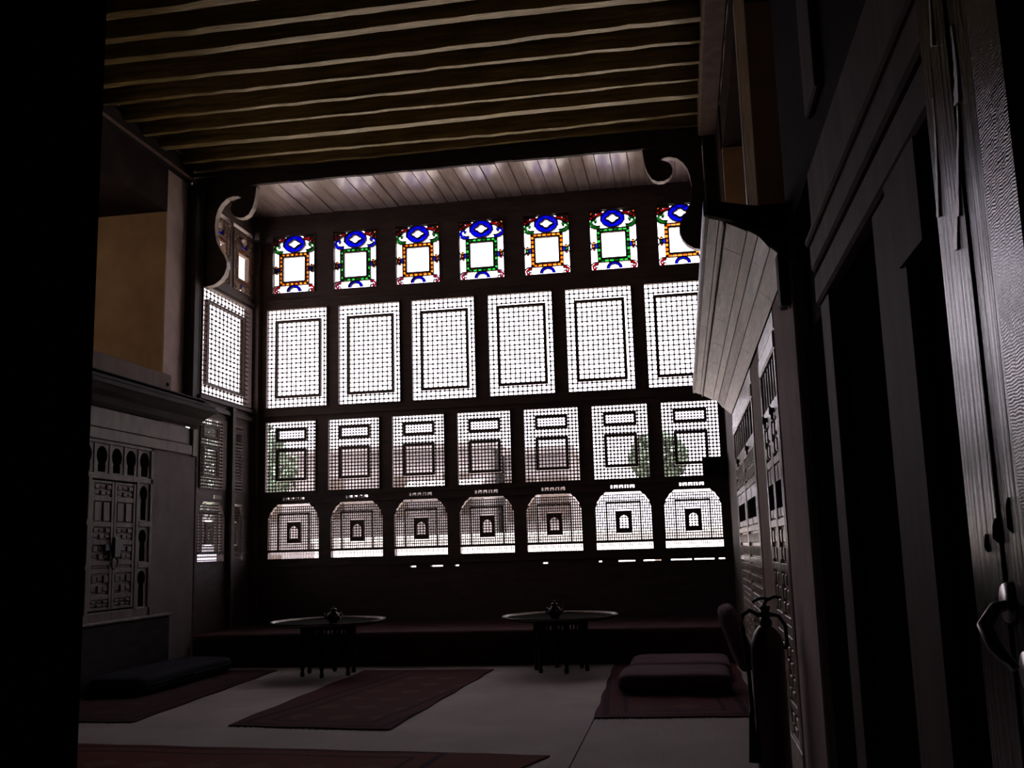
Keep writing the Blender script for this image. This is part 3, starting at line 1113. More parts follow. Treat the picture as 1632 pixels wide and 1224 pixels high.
struct_boxes('wall_left', 'dark_plaster', [
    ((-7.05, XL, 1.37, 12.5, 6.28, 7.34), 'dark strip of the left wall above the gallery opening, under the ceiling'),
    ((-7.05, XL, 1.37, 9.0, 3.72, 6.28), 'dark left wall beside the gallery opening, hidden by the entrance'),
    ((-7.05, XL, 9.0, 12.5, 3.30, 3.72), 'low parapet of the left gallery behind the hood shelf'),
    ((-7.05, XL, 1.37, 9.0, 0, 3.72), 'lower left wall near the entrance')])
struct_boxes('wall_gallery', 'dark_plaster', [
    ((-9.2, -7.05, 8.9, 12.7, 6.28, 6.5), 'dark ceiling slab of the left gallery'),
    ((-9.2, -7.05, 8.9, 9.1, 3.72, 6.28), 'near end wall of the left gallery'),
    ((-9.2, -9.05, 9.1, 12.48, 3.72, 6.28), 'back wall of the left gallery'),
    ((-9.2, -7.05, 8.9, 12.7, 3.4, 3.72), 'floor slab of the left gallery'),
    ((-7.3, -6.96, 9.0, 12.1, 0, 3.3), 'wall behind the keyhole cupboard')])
b = MB()
b.box(-9.2, -7.05, 12.48, 12.62, 3.72, 6.28)
b.box(-7.05, -6.875, 12.48, 12.5, 3.72, 6.28)
struct(b, 'wall_gallery', 'brown_plaster', 'ochre plastered end wall of the left gallery', 'wall')

t = thing('wall_shelf', (XLL, 10.5, 3.3), 'moulded wooden hood shelf along the left wall above the keyhole cupboard', 'shelf', 'hood shelves along the side walls')
b = MB()
prof = [(-6.43, 3.50), (-6.52, 3.44), (-6.60, 3.40), (-6.66, 3.33), (-6.72, 3.29)]
for i in range(len(prof) - 1):
    (xa, za), (xb, zb) = prof[i], prof[i + 1]
    b.prism([(xa, za), (xb + 0.006, zb), (xb + 0.006, zb + 0.03), (xa, za + 0.03)], lambda u, z, d: (u, d, z), 4.0, Y1 - 0.02)
b.build('soffit', 'dark_wood', t)
b = MB()
b.bbox(-6.455, -6.41, 4.0, Y1 + 0.02, 3.49, 3.55, 0.01)
b.bbox(-6.50, -6.43, 4.0, Y1 + 0.0, 3.55, 3.60, 0.012)
b.bbox(-6.58, -6.50, 4.0, Y1 - 0.02, 3.60, 3.66, 0.012)
b.build('moulding', 'dark_wood', t)
b = MB()
b.bbox(-6.66, -6.61, 4.0, 12.25, 3.66, 3.90, 0.008)
b.build('backboard', 'post_wood', t)
b = MB()
b.box(XL + 0.002, -6.5, 4.0, Y1 - 0.2, 3.62, 3.66)
b.build('top_board', 'dark_wood', t)
b = MB()
b.lathe([(0.0, -0.03), (0.02, -0.025), (0.028, 0.0), (0.0, 0.02)], (-6.60, 12.15, 3.76), 10, ax='X')
b.build('nail_head', 'iron', t)
# frieze boards below the shelf
t = thing('frieze_board', (XLL, 10.5, 2.9), 'plain two-board wooden frieze under the left hood shelf', 'frieze', 'friezes under the hood shelves')
b = MB()
b.bbox(-6.719, -6.685, 4.0, 13.02, 2.905, 3.035, 0.006)
b.build('lower_board', 'left_wood', t)
b = MB()
b.bbox(-6.719, -6.69, 4.0, 12.9, 3.045, 3.275, 0.006)
b.build('upper_board', 'left_wood', t)
b = MB()
b.bbox(-6.719, -6.68, 13.03, 13.17, 2.89, 3.275, 0.008)
b.build('end_block', 'left_wood', t)

# ------------------------------------------------------------------ left keyhole cupboard


def keyhole(u0, u1, z0, z1, n=14):
    """outline of a keyhole arch, counter-clockwise from its left foot"""
    w = u1 - u0
    c = (u0 + u1) / 2
    r = w / 2
    zc = z1 - r
    pts = [(u0 + 0.16 * w, z0), (u1 - 0.16 * w, z0), (u1 - 0.14 * w, z0 + (zc - z0) * 0.45), (u1 - 0.20 * w, zc - r * 0.85)]
    for i in range(n + 1):
        a = math.radians(-35 + 250 * i / n)
        pts.append((c + r * math.cos(a), zc + r * math.sin(a)))
    pts += [(u0 + 0.20 * w, zc - r * 0.85), (u0 + 0.14 * w, z0 + (zc - z0) * 0.45)]
    return pts


def arch_panel(mb, u0, u1, z0, z1, fn, d0, d1, mg=0.035, mi=0):
    """board with a keyhole hole: two halves joined at the crown and below the sill"""
    hole = keyhole(u0 + mg, u1 - mg, z0 + 0.015, z1 - mg * 0.8)
    c = (u0 + u1) / 2
    n = len(hole)
    # right half
    top = max(range(n), key=lambda i: hole[i][1])
    rightp = [p for p in hole[1:top + 1]]
    leftp = [p for p in hole[top:]] + [hole[0]]
    mb.prism([(c, z0), (u1, z0), (u1, z1), (c, z1)] + [(c, hole[top][1])] + rightp[::-1] + [(c, hole[0][1])], fn, d0, d1, mi)
    mb.prism([(c, z0), (c, hole[0][1])] + leftp[::-1] + [(c, hole[top][1]), (c, z1), (u0, z1), (u0, z0)], fn, d0, d1, mi)


t = thing('keyhole_cupboard', (XLL, 11, 0), 'brown wall cupboard with rows of keyhole arches around a double door, left wall', 'cupboard')
fl = lambda u, z, d: (XLL + d, u, z)
Ya, Yb = 9.05, 12.02
b = MB()
b.box(-6.95, -6.93, Ya, Yb, 0.7, 2.95)
b.build('back_panel', 'void', t)
b = MB()
for z0_, z1_ in ((2.86, 2.90), (2.44, 2.51), (0.78, 0.90)):
    b.bbox(-6.93, XLL + 0.02, Ya, Yb, z0_, z1_, 0.006)
b.bbox(-6.93, XLL + 0.02, Yb - 0.06, Yb, 0.78, 2.9, 0.006)
b.bbox(-6.93, XLL + 0.02, Ya, Ya + 0.06, 0.78, 2.9, 0.006)
for u in (10.62, 11.66):
    b.bbox(-6.93, XLL + 0.025, u - 0.035, u + 0.035, 0.88, 2.46, 0.006)
for z in (1.93, 1.42):
    for a, e in ((11.69, 11.97), (10.0, 10.6)):
        b.bbox(-6.93, XLL + 0.03, a, e, z - 0.035, z + 0.035, 0.006)
for i in range(9):
    u = 9.11 + 0.32 * i
    b.box(-6.93, XLL + 0.01, u - 0.012, u + 0.012, 2.51, 2.86)
b.build('carcass', 'left_wood', t)
for i in range(9):
    u = 9.11 + 0.32 * i
    q = MB()
    arch_panel(q, u + 0.012, u + 0.308, 2.51, 2.86, fl, -0.02, 0.0)
    q.build('arch_panel', 'left_wood', t)
for z0_, z1_ in ((1.965, 2.44), (1.455, 1.895), (0.90, 1.385)):
    for a, e in ((11.695, 11.96), (10.33, 10.585), (10.06, 10.33)):
        q = MB()
        arch_panel(q, a, e, z0_, z1_, fl, -0.02, 0.0, 0.04)
        q.build('arch_panel', 'left_wood', t)


def carved_leaf(parent, u0, u1, z0, z1, fn, wood, rng, open_=None, nrow=None):
    """door leaf: stiles and rails, long upper panels, strapwork grids; returns the leaf object"""
    b = MB()
    st = min(0.07, (u1 - u0) * 0.11)

    def bx(a, e, c, d_, q0, q1, bv=0.004):
        p0, p1 = fn(a, c, q0), fn(e, d_, q1)
        lo = [min(p0[i], p1[i]) for i in range(3)]
        hi = [max(p0[i], p1[i]) for i in range(3)]
        b.bbox(lo[0], hi[0], lo[1], hi[1], lo[2], hi[2], bv)
    bx(u0, u1, z0, z1, -0.03, -0.012)
    if open_:
        pass
    bx(u0, u0 + st, z0, z1, -0.012, 0.012)
    bx(u1 - st, u1, z0, z1, -0.012, 0.012)
    H = z1 - z0
    rails = [0, 0.10, 0.30, 0.36, 0.52, 0.66, 0.86, 1.0]
    iu0, iu1 = u0 + st, u1 - st
    for r in rails:
        zc = z0 + H * r
        bx(iu0, iu1, max(z0, zc - 0.028), min(z1, zc + 0.028), -0.012, 0.010)
    for i in range(len(rails) - 1):
        a, e = z0 + H * rails[i] + 0.034, z0 + H * rails[i + 1] - 0.034
        if open_ and a < open_[1] and e > open_[0]:
            continue
        if i in (5,):                       # two tall plain fields
            c = (iu0 + iu1) / 2
            bx(iu0 + 0.02, c - 0.025, a, e, -0.012, 0.006, 0.01)
            bx(c + 0.025, iu1 - 0.02, a, e, -0.012, 0.006, 0.01)
        elif e - a > 0.08:                  # strapwork: small raised lozenges and bars
            nz = max(2, int((e - a) / 0.085))
            nu = max(3, int((iu1 - iu0) / 0.10))
            for p in range(nz):
                for q in range(nu):
                    uu = iu0 + (iu1 - iu0) * (q + 0.5) / nu
                    zz = a + (e - a) * (p + 0.5) / nz
                    hu, hz = (iu1 - iu0) / nu * 0.38, (e - a) / nz * (0.36 if (p + q) % 2 else 0.22)
                    bx(uu - hu, uu + hu, zz - hz, zz + hz, -0.012, 0.004 + 0.008 * ((p + q) % 2), 0.006)
        else:
            bx(iu0 + 0.02, iu1 - 0.02, a, e, -0.012, 0.004)
    return b.build('door', wood, parent)


fl2 = lambda u, z, d: (XLL + 0.005 + d, u, z)
rg = random.Random(3)
for a, e in ((10.66, 11.135), (11.145, 11.62)):
    carved_leaf(t, a, e, 0.92, 2.42, fl2, 'left_wood', rg)
dl = [c for c in t.children if c.name.startswith('door')]
b = MB()
b.bbox(XLL + 0.02, XLL + 0.05, 10.93, 11.30, 1.60, 1.68, 0.008)
b.bbox(XLL + 0.045, XLL + 0.09, 11.06, 11.20, 1.52, 1.76, 0.012)
b.tube([(XLL + 0.05, 11.13 + 0.07 * math.sin(q), 1.46 + 0.07 * math.cos(q)) for q in [i * PI / 8 for i in range(17)]], 0.012, 6)
b.build('lock', 'iron', dl[0])
b = MB()
b.bbox(XLL + 0.002, XLL + 0.10, Ya, 12.4, 0.0, 0.77, 0.02)
b.build('plinth', 'dark_wood', t)
b = MB()
b.bbox(XLL + 0.002, XLL + 0.13, Ya, 12.42, 0.765, 0.80, 0.01)
b.build('plinth_ledge', 'left_wood', t)

# ------------------------------------------------------------------ right wall: hood, friezes, piers, cupboards
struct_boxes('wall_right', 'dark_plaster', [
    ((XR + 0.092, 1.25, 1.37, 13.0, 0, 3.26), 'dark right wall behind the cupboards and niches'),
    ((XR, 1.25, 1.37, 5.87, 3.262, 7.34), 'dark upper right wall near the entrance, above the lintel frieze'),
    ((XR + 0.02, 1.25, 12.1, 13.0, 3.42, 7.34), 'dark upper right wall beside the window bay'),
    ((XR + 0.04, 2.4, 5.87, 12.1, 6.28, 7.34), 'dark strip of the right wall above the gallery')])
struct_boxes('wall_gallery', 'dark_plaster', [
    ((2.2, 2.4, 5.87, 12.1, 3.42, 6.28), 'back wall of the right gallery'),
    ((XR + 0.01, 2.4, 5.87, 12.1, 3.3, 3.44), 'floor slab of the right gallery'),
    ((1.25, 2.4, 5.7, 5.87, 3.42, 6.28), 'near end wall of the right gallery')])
b = MB()
b.box(XR + 0.03, 2.2, 12.0, 12.1, 3.44, 6.28)
struct(b, 'wall_gallery', 'brown_plaster', 'ochre end wall of the right gallery, left of the slim post', 'wall')
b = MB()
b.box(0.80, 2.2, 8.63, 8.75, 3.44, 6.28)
struct(b, 'wall_gallery', 'shaded_plaster', 'dim brown partition inside the right gallery, right of the slim post', 'wall')
b = MB()
b.bbox(XR, XR + 0.09, 5.87, 7.055, 0, 3.12, 0.012)
struct(b, 'wall_right', 'plaster', 'grey-brown plastered pier of the right wall, behind the extinguisher', 'wall')

b = MB()
b.box(XR + 0.05, XR + 0.088, 1.5, 5.85, 0, 2.62)
struct(b, 'wall_right', 'void', 'shade-black backs of the two tall niches in the near right wall', 'wall')  # shallow black panel stands in for the niches' deep shade
o = MB()
o.bbox(XR + 0.0, XR + 0.09, 8.5, 8.62, 3.445, 6.27, 0.008)
tag(o.build('gallery_post', 'pale_wood', org=Vector((XR + 0.045, 8.55, 3.6))), 'slim pale wooden post standing in the right gallery opening', 'post')
ps = [(8.425, 9.475, 'plain brown wooden post between the two right wall cupboards', 'post_warm', 0.0, 3.1),
      (4.55, 4.82, 'slim grey post at the far side of the wide dark niche, right wall', 'post_wood', 0.0, 2.62),
      (3.05, 3.5, 'broad grey post between the two dark niches near the door', 'post_wood', 0.0, 2.62)]
for a, e, lab, mt, z0_, z1_ in ps:
    o = MB()
    o.bbox(XR - 0.0, XR + (0.088 if a > 5 else 0.048), a, e, z0_, min(z1_, 2.598 if a < 5 else 9), 0.012)
    tag(o.build('wall_post', mt, org=Vector((XR + 0.05, (a + e) / 2, 0))), lab, 'post', 'posts of the right wall')
for a, e, lab in ((4.24, 4.6, 'flat upright strip on the upper right wall, farther one'), (3.3, 3.52, 'flat upright strip on the upper right wall, nearer the door')):
    o = MB()
    o.bbox(XR - 0.035, XR - 0.001, a, e, 3.43, 6.87, 0.01)
    tag(o.build('pilaster_strip', 'post_wood', org=Vector((XR, (a + e) / 2, 3.25))), lab, 'pilaster', 'strips on the upper right wall')

# near frieze over the dark niches
t = thing('frieze_board', (XR, 3.5, 2.6), 'broad grooved wooden lintel frieze over the dark niches near the door', 'frieze', 'friezes under the hood shelves')
for nm, z0_, z1_, x0_ in (('lower_board', 2.60, 2.74, 0.685), ('middle_board', 2.76, 2.90, 0.675), ('upper_board', 2.91, 3.26, 0.69)):
    b = MB()
    b.bbox(x0_, XR + 0.048, 1.75, 4.85, z0_, z1_, 0.012)
    b.build(nm, 'post_wood', t)
b = MB()
b.bbox(0.655, 0.69, 1.75, 4.85, 2.885, 2.925, 0.01)
b.build('moulding', 'post_wood', t)
b = MB()
b.prism([(0.0, 0.0), (0.30, 0.0), (0.42, 0.30), (0.0, 0.30)], lambda u, z, d: (XR + d, 2.8 + u, 2.30 + z), -0.012, 0.045)
b.build('corner_brace', 'post_wood', t)

# right hood
o = MB()
o.bbox(0.64, 0.698, 5.93, 6.08, 2.86, 3.25, 0.01)
tag(o.build('end_bracket', 'dark_wood', org=Vector((0.67, 6.0, 2.86))), 'short dark bracket under the near end of the plank hood', 'bracket')
t = thing('wall_shelf', (0.5, 9.5, 3.1), 'weathered plank hood sloping out from the right wall above the cupboards', 'shelf', 'hood shelves along the side walls')
prof = [(0.235, 3.44), (0.315, 3.405), (0.355, 3.385), (0.475, 3.325), (0.535, 3.29), (0.60, 3.21), (0.70, 3.12)]
for i in range(len(prof) - 1):
    (xa, za), (xb, zb) = prof[i], prof[i + 1]
    st = 0.004 * (i % 2)
    b = MB()
    ys = [5.93 + (Y1 - 0.02 - 5.93) * q / 14 for q in range(15)]
    rg = random.Random(i + 50)
    for q in range(14):
        z_ = rg.uniform(-0.0007, 0.0007) + st
        b.prism([(xa + 0.003, za + z_), (xb - 0.003, zb + z_), (xb - 0.003, zb + 0.028 + z_), (xa + 0.003, za + 0.028 + z_)], lambda u, z, d: (u, d, z), ys[q], ys[q + 1])
    b.build('soffit_plank', 'hood_wood', t)
b = MB()
b.bbox(0.225, 0.26, 5.9, Y1 + 0.02, 3.43, 3.53, 0.008)
b.bbox(0.335, 0.347, 5.93, Y1, 3.375, 3.40, 0.003)
b.build('moulding', 'pale_wood', t)
b = MB()
b.prism([(0.25, 3.425), (0.36, 3.39), (0.47, 3.35), (0.60, 3.30), (0.715, 3.265), (0.715, 3.44), (0.5, 3.465), (0.25, 3.52)], lambda u, z, d: (u, d, z), 5.87, 5.93)
b.build('end_board', 'dark_wood', t)
b = MB()
b.box(0.25, XR + 0.02, 5.93, Y1 - 0.17, 3.45, 3.48)
b.build('top_board', 'dark_wood', t)

t = thing('frieze_board', (XR, 11.3, 2.8), 'pale carved frieze under the right hood, above the slatted vents', 'frieze', 'friezes under the hood shelves')
b = MB()
b.bbox(0.695, 0.79, 9.485, 12.98, 2.96, 3.10, 0.01)
b.build('upper_board', 'carved_wood', t)
b = MB()
b.bbox(0.685, 0.79, 9.485, 12.98, 2.825, 2.95, 0.012)
b.build('lower_board', 'carved_wood', t)
b = MB()
b.bbox(0.695, 0.79, 7.065, 8.415, 2.96, 3.10, 0.01)
b.build('upper_board', 'carved_wood', t)
b = MB()
b.bbox(0.685, 0.79, 7.065, 8.415, 2.825, 2.95, 0.012)
b.build('lower_board', 'carved_wood', t)
b = MB()


fr = lambda u, z, d: (XR - d, u, z)
for (ya, yb, lab) in ((9.48, 12.98, 'pale carved double-door cupboard in the right wall nearest the windows'), (7.06, 8.42, 'pale carved double-door cupboard in the right wall beside the plastered pier')):
    t = thing('carved_cupboard', (XR, (ya + yb) / 2, 0), lab, 'cupboard', 'carved cupboards of the right wall')
    mid = (ya + yb) / 2
    b = MB()
    b.box(XR + 0.06, XR + 0.085, ya, yb, 0.0, 2.82)
    b.build('back_panel', 'void', t)
    b = MB()
    for a, e in ((ya, ya + 0.07), (yb - 0.07, yb)):
        b.bbox(XR - 0.01, XR + 0.06, a, e, 0, 2.82, 0.008)
    b.bbox(XR - 0.005, XR + 0.06, ya, yb, 2.40, 2.51, 0.008)
    b.bbox(XR - 0.015, XR + 0.06, ya, yb, 0, 0.12, 0.01)
    b.build('frame', 'carved_wood', t)
    nsl = 9 if yb - ya > 2 else 6
    for i in range(nsl):
        u = ya + 0.07 + (yb - ya - 0.14) * (i + 0.5) / nsl
        b = MB()
        b.bbox(XR + 0.005, XR + 0.03, u - 0.02, u + 0.02, 2.51, 2.81, 0.006)
        b.build('vent_slat', 'carved_wood', t)
    rg = random.Random(9)
    for a, e in ((ya + 0.07, mid - 0.006), (mid + 0.006, yb - 0.07)):
        d = carved_leaf(t, a, e, 0.12, 2.40, fr, 'carved_wood', rg)
        w_ = e - a
        b = MB()
        b.box(XR - 0.0125, XR + 0.01, a + w_ * 0.2, a + w_ * 0.85, 1.73, 1.92)
        b.build('opening', 'void', d)  # black block on the leaf, painting the opening's inner shade
        b = MB()
        b.lathe([(0.03, -0.03), (0.035, -0.022), (0.02, -0.012), (0.02, 0.01)], (XR - 0.01, a + w_ * 0.5, 2.43), 10, ax='X')
        b.bbox(XR - 0.03, XR - 0.012, a + w_ * 0.5 - 0.02, a + w_ * 0.5 + 0.02, 2.36, 2.43, 0.004)
        b.build('latch', 'iron', d)

# ------------------------------------------------------------------ entrance: front wall, jambs, open leaf
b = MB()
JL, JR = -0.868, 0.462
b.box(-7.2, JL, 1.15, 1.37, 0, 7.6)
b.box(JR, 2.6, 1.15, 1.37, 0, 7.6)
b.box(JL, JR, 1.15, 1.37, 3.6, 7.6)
struct(b, 'wall_front', 'jamb_black', 'black unlit edge of the entrance wall at the left of the photo', 'wall')
b = MB()
b.box(-1.7, -1.5, -1.4, 1.16, 0, 3.8)
b.box(1.3, 1.5, -1.4, 1.16, 0, 3.8)
b.box(-1.7, 1.5, -1.5, -1.3, 0, 3.8)
b.box(-1.7, 1.5, -1.5, 1.16, 3.7, 3.9)
struct(b, 'wall_rear', 'dark_plaster', 'dark walls of the passage behind the viewer', 'wall')

door = thing('door_1', (0.5, 1.7, 0), 'worn glossy wooden door leaf standing open at the right edge', 'door', kind='structure')
boards = [('plank', 1.735, 1.915, 0.500, 'leaf'), ('plank', 1.684, 1.731, 0.503, 'leaf'), ('plank', 1.609, 1.681, 0.498, 'leaf'), ('frame_stile', 1.40, 1.606, 0.494, 'leaf_wavy')]
for nm, a, e, x_, mt in boards:
    b = MB()
    b.bbox(x_, 0.545, a, e, 0.02, 3.3, 0.005)
    b.build(nm, mt, door)
b = MB()
b.bbox(0.546, 0.575, 1.40, 1.915, 0.02, 3.3, 0.003)
b.build('back_board', 'leaf', door)


def chip(pts, w0, dep, nm='splinter'):
    """long torn sliver standing just proud of the board along a polyline of (y, z), thick at its lower end"""
    b = MB()
    L = []
    for (ya, za), (yb, zb) in zip(pts[:-1], pts[1:]):
        L += [(ya + (yb - ya) * i / 4, za + (zb - za) * i / 4) for i in range(4)]
    L.append(pts[-1])
    n = len(L)
    v, f = [], []
    for i, (y, z) in enumerate(L):
        c = i / (n - 1)
        ww = 1.5 * w0 * (0.25 + 0.75 * c) * (1 + 0.12 * math.sin(i * 2.1))
        d_ = 0.002 + 0.004 * c
        v += [(0.503, y, z), (0.502 - d_, y + ww * 0.25, z), (0.5015 - d_, y + ww, z + 0.003), (0.503, y + ww, z + 0.003)]
    for i in range(n - 1):
        a, c = 4 * i, 4 * i + 4
        f += [(a + k, a + (k + 1) % 4, c + (k + 1) % 4, c + k) for k in range(4)]
    f += [(0, 3, 2, 1), tuple(4 * n - 4 + k for k in range(4))]
    b.add(v, f)
    b.build(nm, 'raw_splinter', door)


M['raw_splinter'] = mat('glinting_torn_wood', (0.8, 0.76, 0.74), 0.45, 0.2, (40, 40, 4), 0.2, spec=1.0, metal=0.6)  # torn wood whitened and part metallic, so the slivers' glint is in the colour
chip([(1.86, 2.30), (1.855, 2.25), (1.86, 2.20), (1.868, 2.14), (1.88, 2.08)], 0.012, 0.012)
chip([(1.81, 2.52), (1.805, 2.45), (1.81, 2.38)], 0.010, 0.012)
chip([(1.70, 2.36), (1.69, 2.30), (1.685, 2.26), (1.69, 2.22)], 0.022, 0.016)
chip([(1.715, 2.22), (1.72, 2.17), (1.735, 2.12), (1.755, 2.04)], 0.014, 0.014)
chip([(1.755, 2.10), (1.765, 2.06), (1.785, 1.99)], 0.02, 0.016)
# broken notches low in the boards, their hollow shade as black blocks
for a, e, z0_, z1_ in ((1.66, 1.682, 1.50, 1.555), (1.735, 1.762, 1.485, 1.525), (1.80, 1.815, 1.47, 1.50)):
    b = MB()
    b.prism([(a, z0_), (e, z0_ + 0.008), (e - 0.004, z1_ - 0.012), (a + 0.004, z1_)], lambda u, z, d: (d, u, z), 0.4965, 0.51)
    b.build('broken_notch', 'void', door)
b = MB()
rot = Matrix.Rotation(math.radians(35), 3, 'X')
b.tube([(0.475, 1.64, 1.30), (0.455, 1.66, 1.33), (0.45, 1.685, 1.36), (0.475, 1.71, 1.385), (0.50, 1.72, 1.39)], [0.008, 0.011, 0.012, 0.010, 0.008], 10)
b.lathe([(0.03, -0.004), (0.034, 0.006), (0.0, 0.008)], (0.494, 1.645, 1.295), 14, ax='X')
b.lathe([(0.03, -0.004), (0.034, 0.006), (0.0, 0.008)], (0.496, 1.718, 1.392), 14, ax='X')
M['worn_metal'] = mat('worn_steel', (0.45, 0.44, 0.43), 0.3, 0.2, (30, 30, 30), metal=1.0)
b.build('handle', 'worn_metal', door)

# ------------------------------------------------------------------ bench under the windows
t = thing('window_bench', (-3.0, 14.1, 0), 'long built-in bench filling the bay under the lattice windows', 'bench')
b = MB()
b.box(XLL + 0.02, XR - 0.01, Y1 + 0.02, YW - 0.03, 0, 0.36)
b.build('base', 'bench_base', t)
b = MB()
b.bbox(XLL + 0.02, XR - 0.01, Y1, YW - 0.03, 0.36, 0.445, 0.02)
b.build('seat_cover', 'bench_cloth', t)

# ------------------------------------------------------------------ rugs


def rug(name, corners, label, base, dark, light, seed):
    """thin rug: local x along its width, y along its length, gentle ripples; fringe at the near end"""
    p0, p1, p2, p3 = [Vector((c[0], c[1], 0)) for c in corners]     # near-left, near-right, far-right, far-left
    sx, sy = (p1 - p0).length, (p3 - p0).length
    t = thing(name, (p0.x, p0.y, 0), label, 'rug', world=False)
    rg = random.Random(seed)
    ang = math.atan2(p1.y - p0.y, p1.x - p0.x)
    t.rotation_euler = (0, 0, ang)
    inv = Matrix.Rotation(-ang, 3, 'Z')
    q = [inv @ (p - p0) for p in (p0, p1, p2, p3)]
    nx, ny = 24, 40
    v, f = [], []
    for lay in (0, 1):
        for j in range(ny + 1):
            for i in range(nx + 1):
                a, c = i / nx, j / ny
                P = (q[0] * (1 - a) + q[1] * a) * (1 - c) + (q[3] * (1 - a) + q[2] * a) * c
                z = 0.002 if lay == 0 else 0.014 + 0.004 * math.sin(P.x * 5 + seed) * math.sin(P.y * 4)
                ed = 0.008 * math.sin(P.y * 6 + seed) if i in (0, nx) else 0
                v.append((P.x + ed, P.y + (0.010 * math.sin(P.x * 9) if j in (0, ny) else 0), z))
    n1 = (nx + 1) * (ny + 1)
    for lay in (0, 1):
        for j in range(ny):
            for i in range(nx):
                a = lay * n1 + j * (nx + 1) + i
                fc = (a, a + 1, a + nx + 2, a + nx + 1)
                f.append(fc if lay else tuple(reversed(fc)))
    for i in range(nx):
        for j in (0, ny):
            a = j * (nx + 1) + i
            f.append((a, a + 1, a + 1 + n1, a + n1))
    for j in range(ny):
        for i in (0, nx):
            a = j * (nx + 1) + i
            f.append((a, a + nx + 1, a + nx + 1 + n1, a + n1))
    b = MB()
    b.add(v, f)
    b.build('pile', rug_mat(name + '_weave', base, dark, light, sx, sy), t)
    b = MB()
    n = int(sx / 0.022)
    for i in range(n):
        P = q[0] + (q[1] - q[0]) * ((i + 0.5) / n)
        l = rg.uniform(0.02, 0.05)
        dx = rg.uniform(-0.012, 0.012)
        b.tube([(P.x, P.y, 0.008), (P.x + dx * 0.6, P.y - l * 0.6, 0.006), (P.x + dx, P.y - l, 0.004)], 0.0035, 4)
    o = b.build('fringe', 'fringe', t)
    return t


M['fringe'] = mat('dark_wool_fringe', (0.035, 0.028, 0.03), 0.95, 0.2, spec=0.0)
rug('rug', [(-4.10, 8.77), (-2.55, 8.56), (-2.43, 12.72), (-4.11, 12.72)], 'dark red patterned rug lying in the middle of the floor, between the two tray tables',
    (0.085, 0.028, 0.028), (0.03, 0.014, 0.022), (0.12, 0.05, 0.04), 1)
rug('rug', [(-6.58, 8.98), (-5.12, 8.96), (-5.33, 12.85), (-6.50, 12.9)], 'dark brown-red rug along the left wall under a floor mattress',
    (0.06, 0.028, 0.026), (0.03, 0.016, 0.02), (0.08, 0.04, 0.035), 2)
rug('rug', [(-0.86, 9.13), (0.58, 9.22), (0.55, 13.1), (-0.955, 13.1)], 'dark red rug along the right wall under two floor cushions',
    (0.10, 0.032, 0.036), (0.035, 0.016, 0.025), (0.13, 0.05, 0.05), 3)
rug('rug', [(-5.3, 5.6), (-1.9, 5.35), (-1.03, 7.53), (-5.1, 7.92)], 'large reddish rug in the foreground, cut off by the bottom edge',
    (0.17, 0.052, 0.035), (0.05, 0.02, 0.03), (0.2, 0.09, 0.05), 4)

# ------------------------------------------------------------------ cushions


def cushion(name, c, hx, hy, hz, label, cat, mt, group=None, rot=None, e=0.22):
    t = thing(name, (c[0], c[1], c[2] - hz), label, cat, group)
    b = MB()
    b.soft(c, hx, hy, hz, e, rot=rot)
    b.build('cover', mt, t)
    # piping along the seam
    pts = []
    for i in range(61):
        ph = 2 * PI * i / 60
        sg = lambda x: math.copysign(abs(x) ** e, x)
        p = Vector((hx * sg(math.cos(ph)) * 1.003, hy * sg(math.sin(ph)) * 1.003, 0))
        if rot is not None:
            p = rot @ p
        pts.append((c[0] + p.x, c[1] + p.y, c[2] + p.z))
    b = MB()
    b.tube(pts, 0.008, 6)
    b.build('piping', mt, t)
    return t


M['cushion_plum'] = mat('plum_striped_cloth', (0.09, 0.045, 0.06), 0.9, 0.4, (2, 18, 4), 0.3, (70, 70, 70), spec=0.08)
M['cushion_blue'] = mat('dark_blue_cloth', (0.014, 0.013, 0.02), 0.9, 0.3, (3, 10, 4), 0.3, (70, 70, 70), spec=0.08)
cushion('floor_cushion', (-0.17, 10.88, 0.118), 0.57, 0.46, 0.10, 'plum floor cushion on the right rug, nearer one', 'cushion', 'cushion_plum', 'floor cushions on the right rug')
cushion('floor_cushion', (-0.12, 11.92, 0.118), 0.56, 0.52, 0.10, 'plum floor cushion on the right rug, farther one by the bench', 'cushion', 'cushion_plum', 'floor cushions on the right rug')
rot = Matrix.Rotation(math.radians(72), 3, 'Y')
cushion('back_pillow', (0.47, 10.75, 0.54), 0.33, 0.42, 0.10, 'plum back pillow leaning against the right wall cupboard', 'pillow', 'cushion_plum', rot=rot, e=0.4)
cushion('floor_mattress', (-6.23, 11.6, 0.125), 0.36, 1.15, 0.105, 'dark blue floor mattress along the left cupboard plinth', 'mattress', 'cushion_blue')

# ------------------------------------------------------------------ tray tables


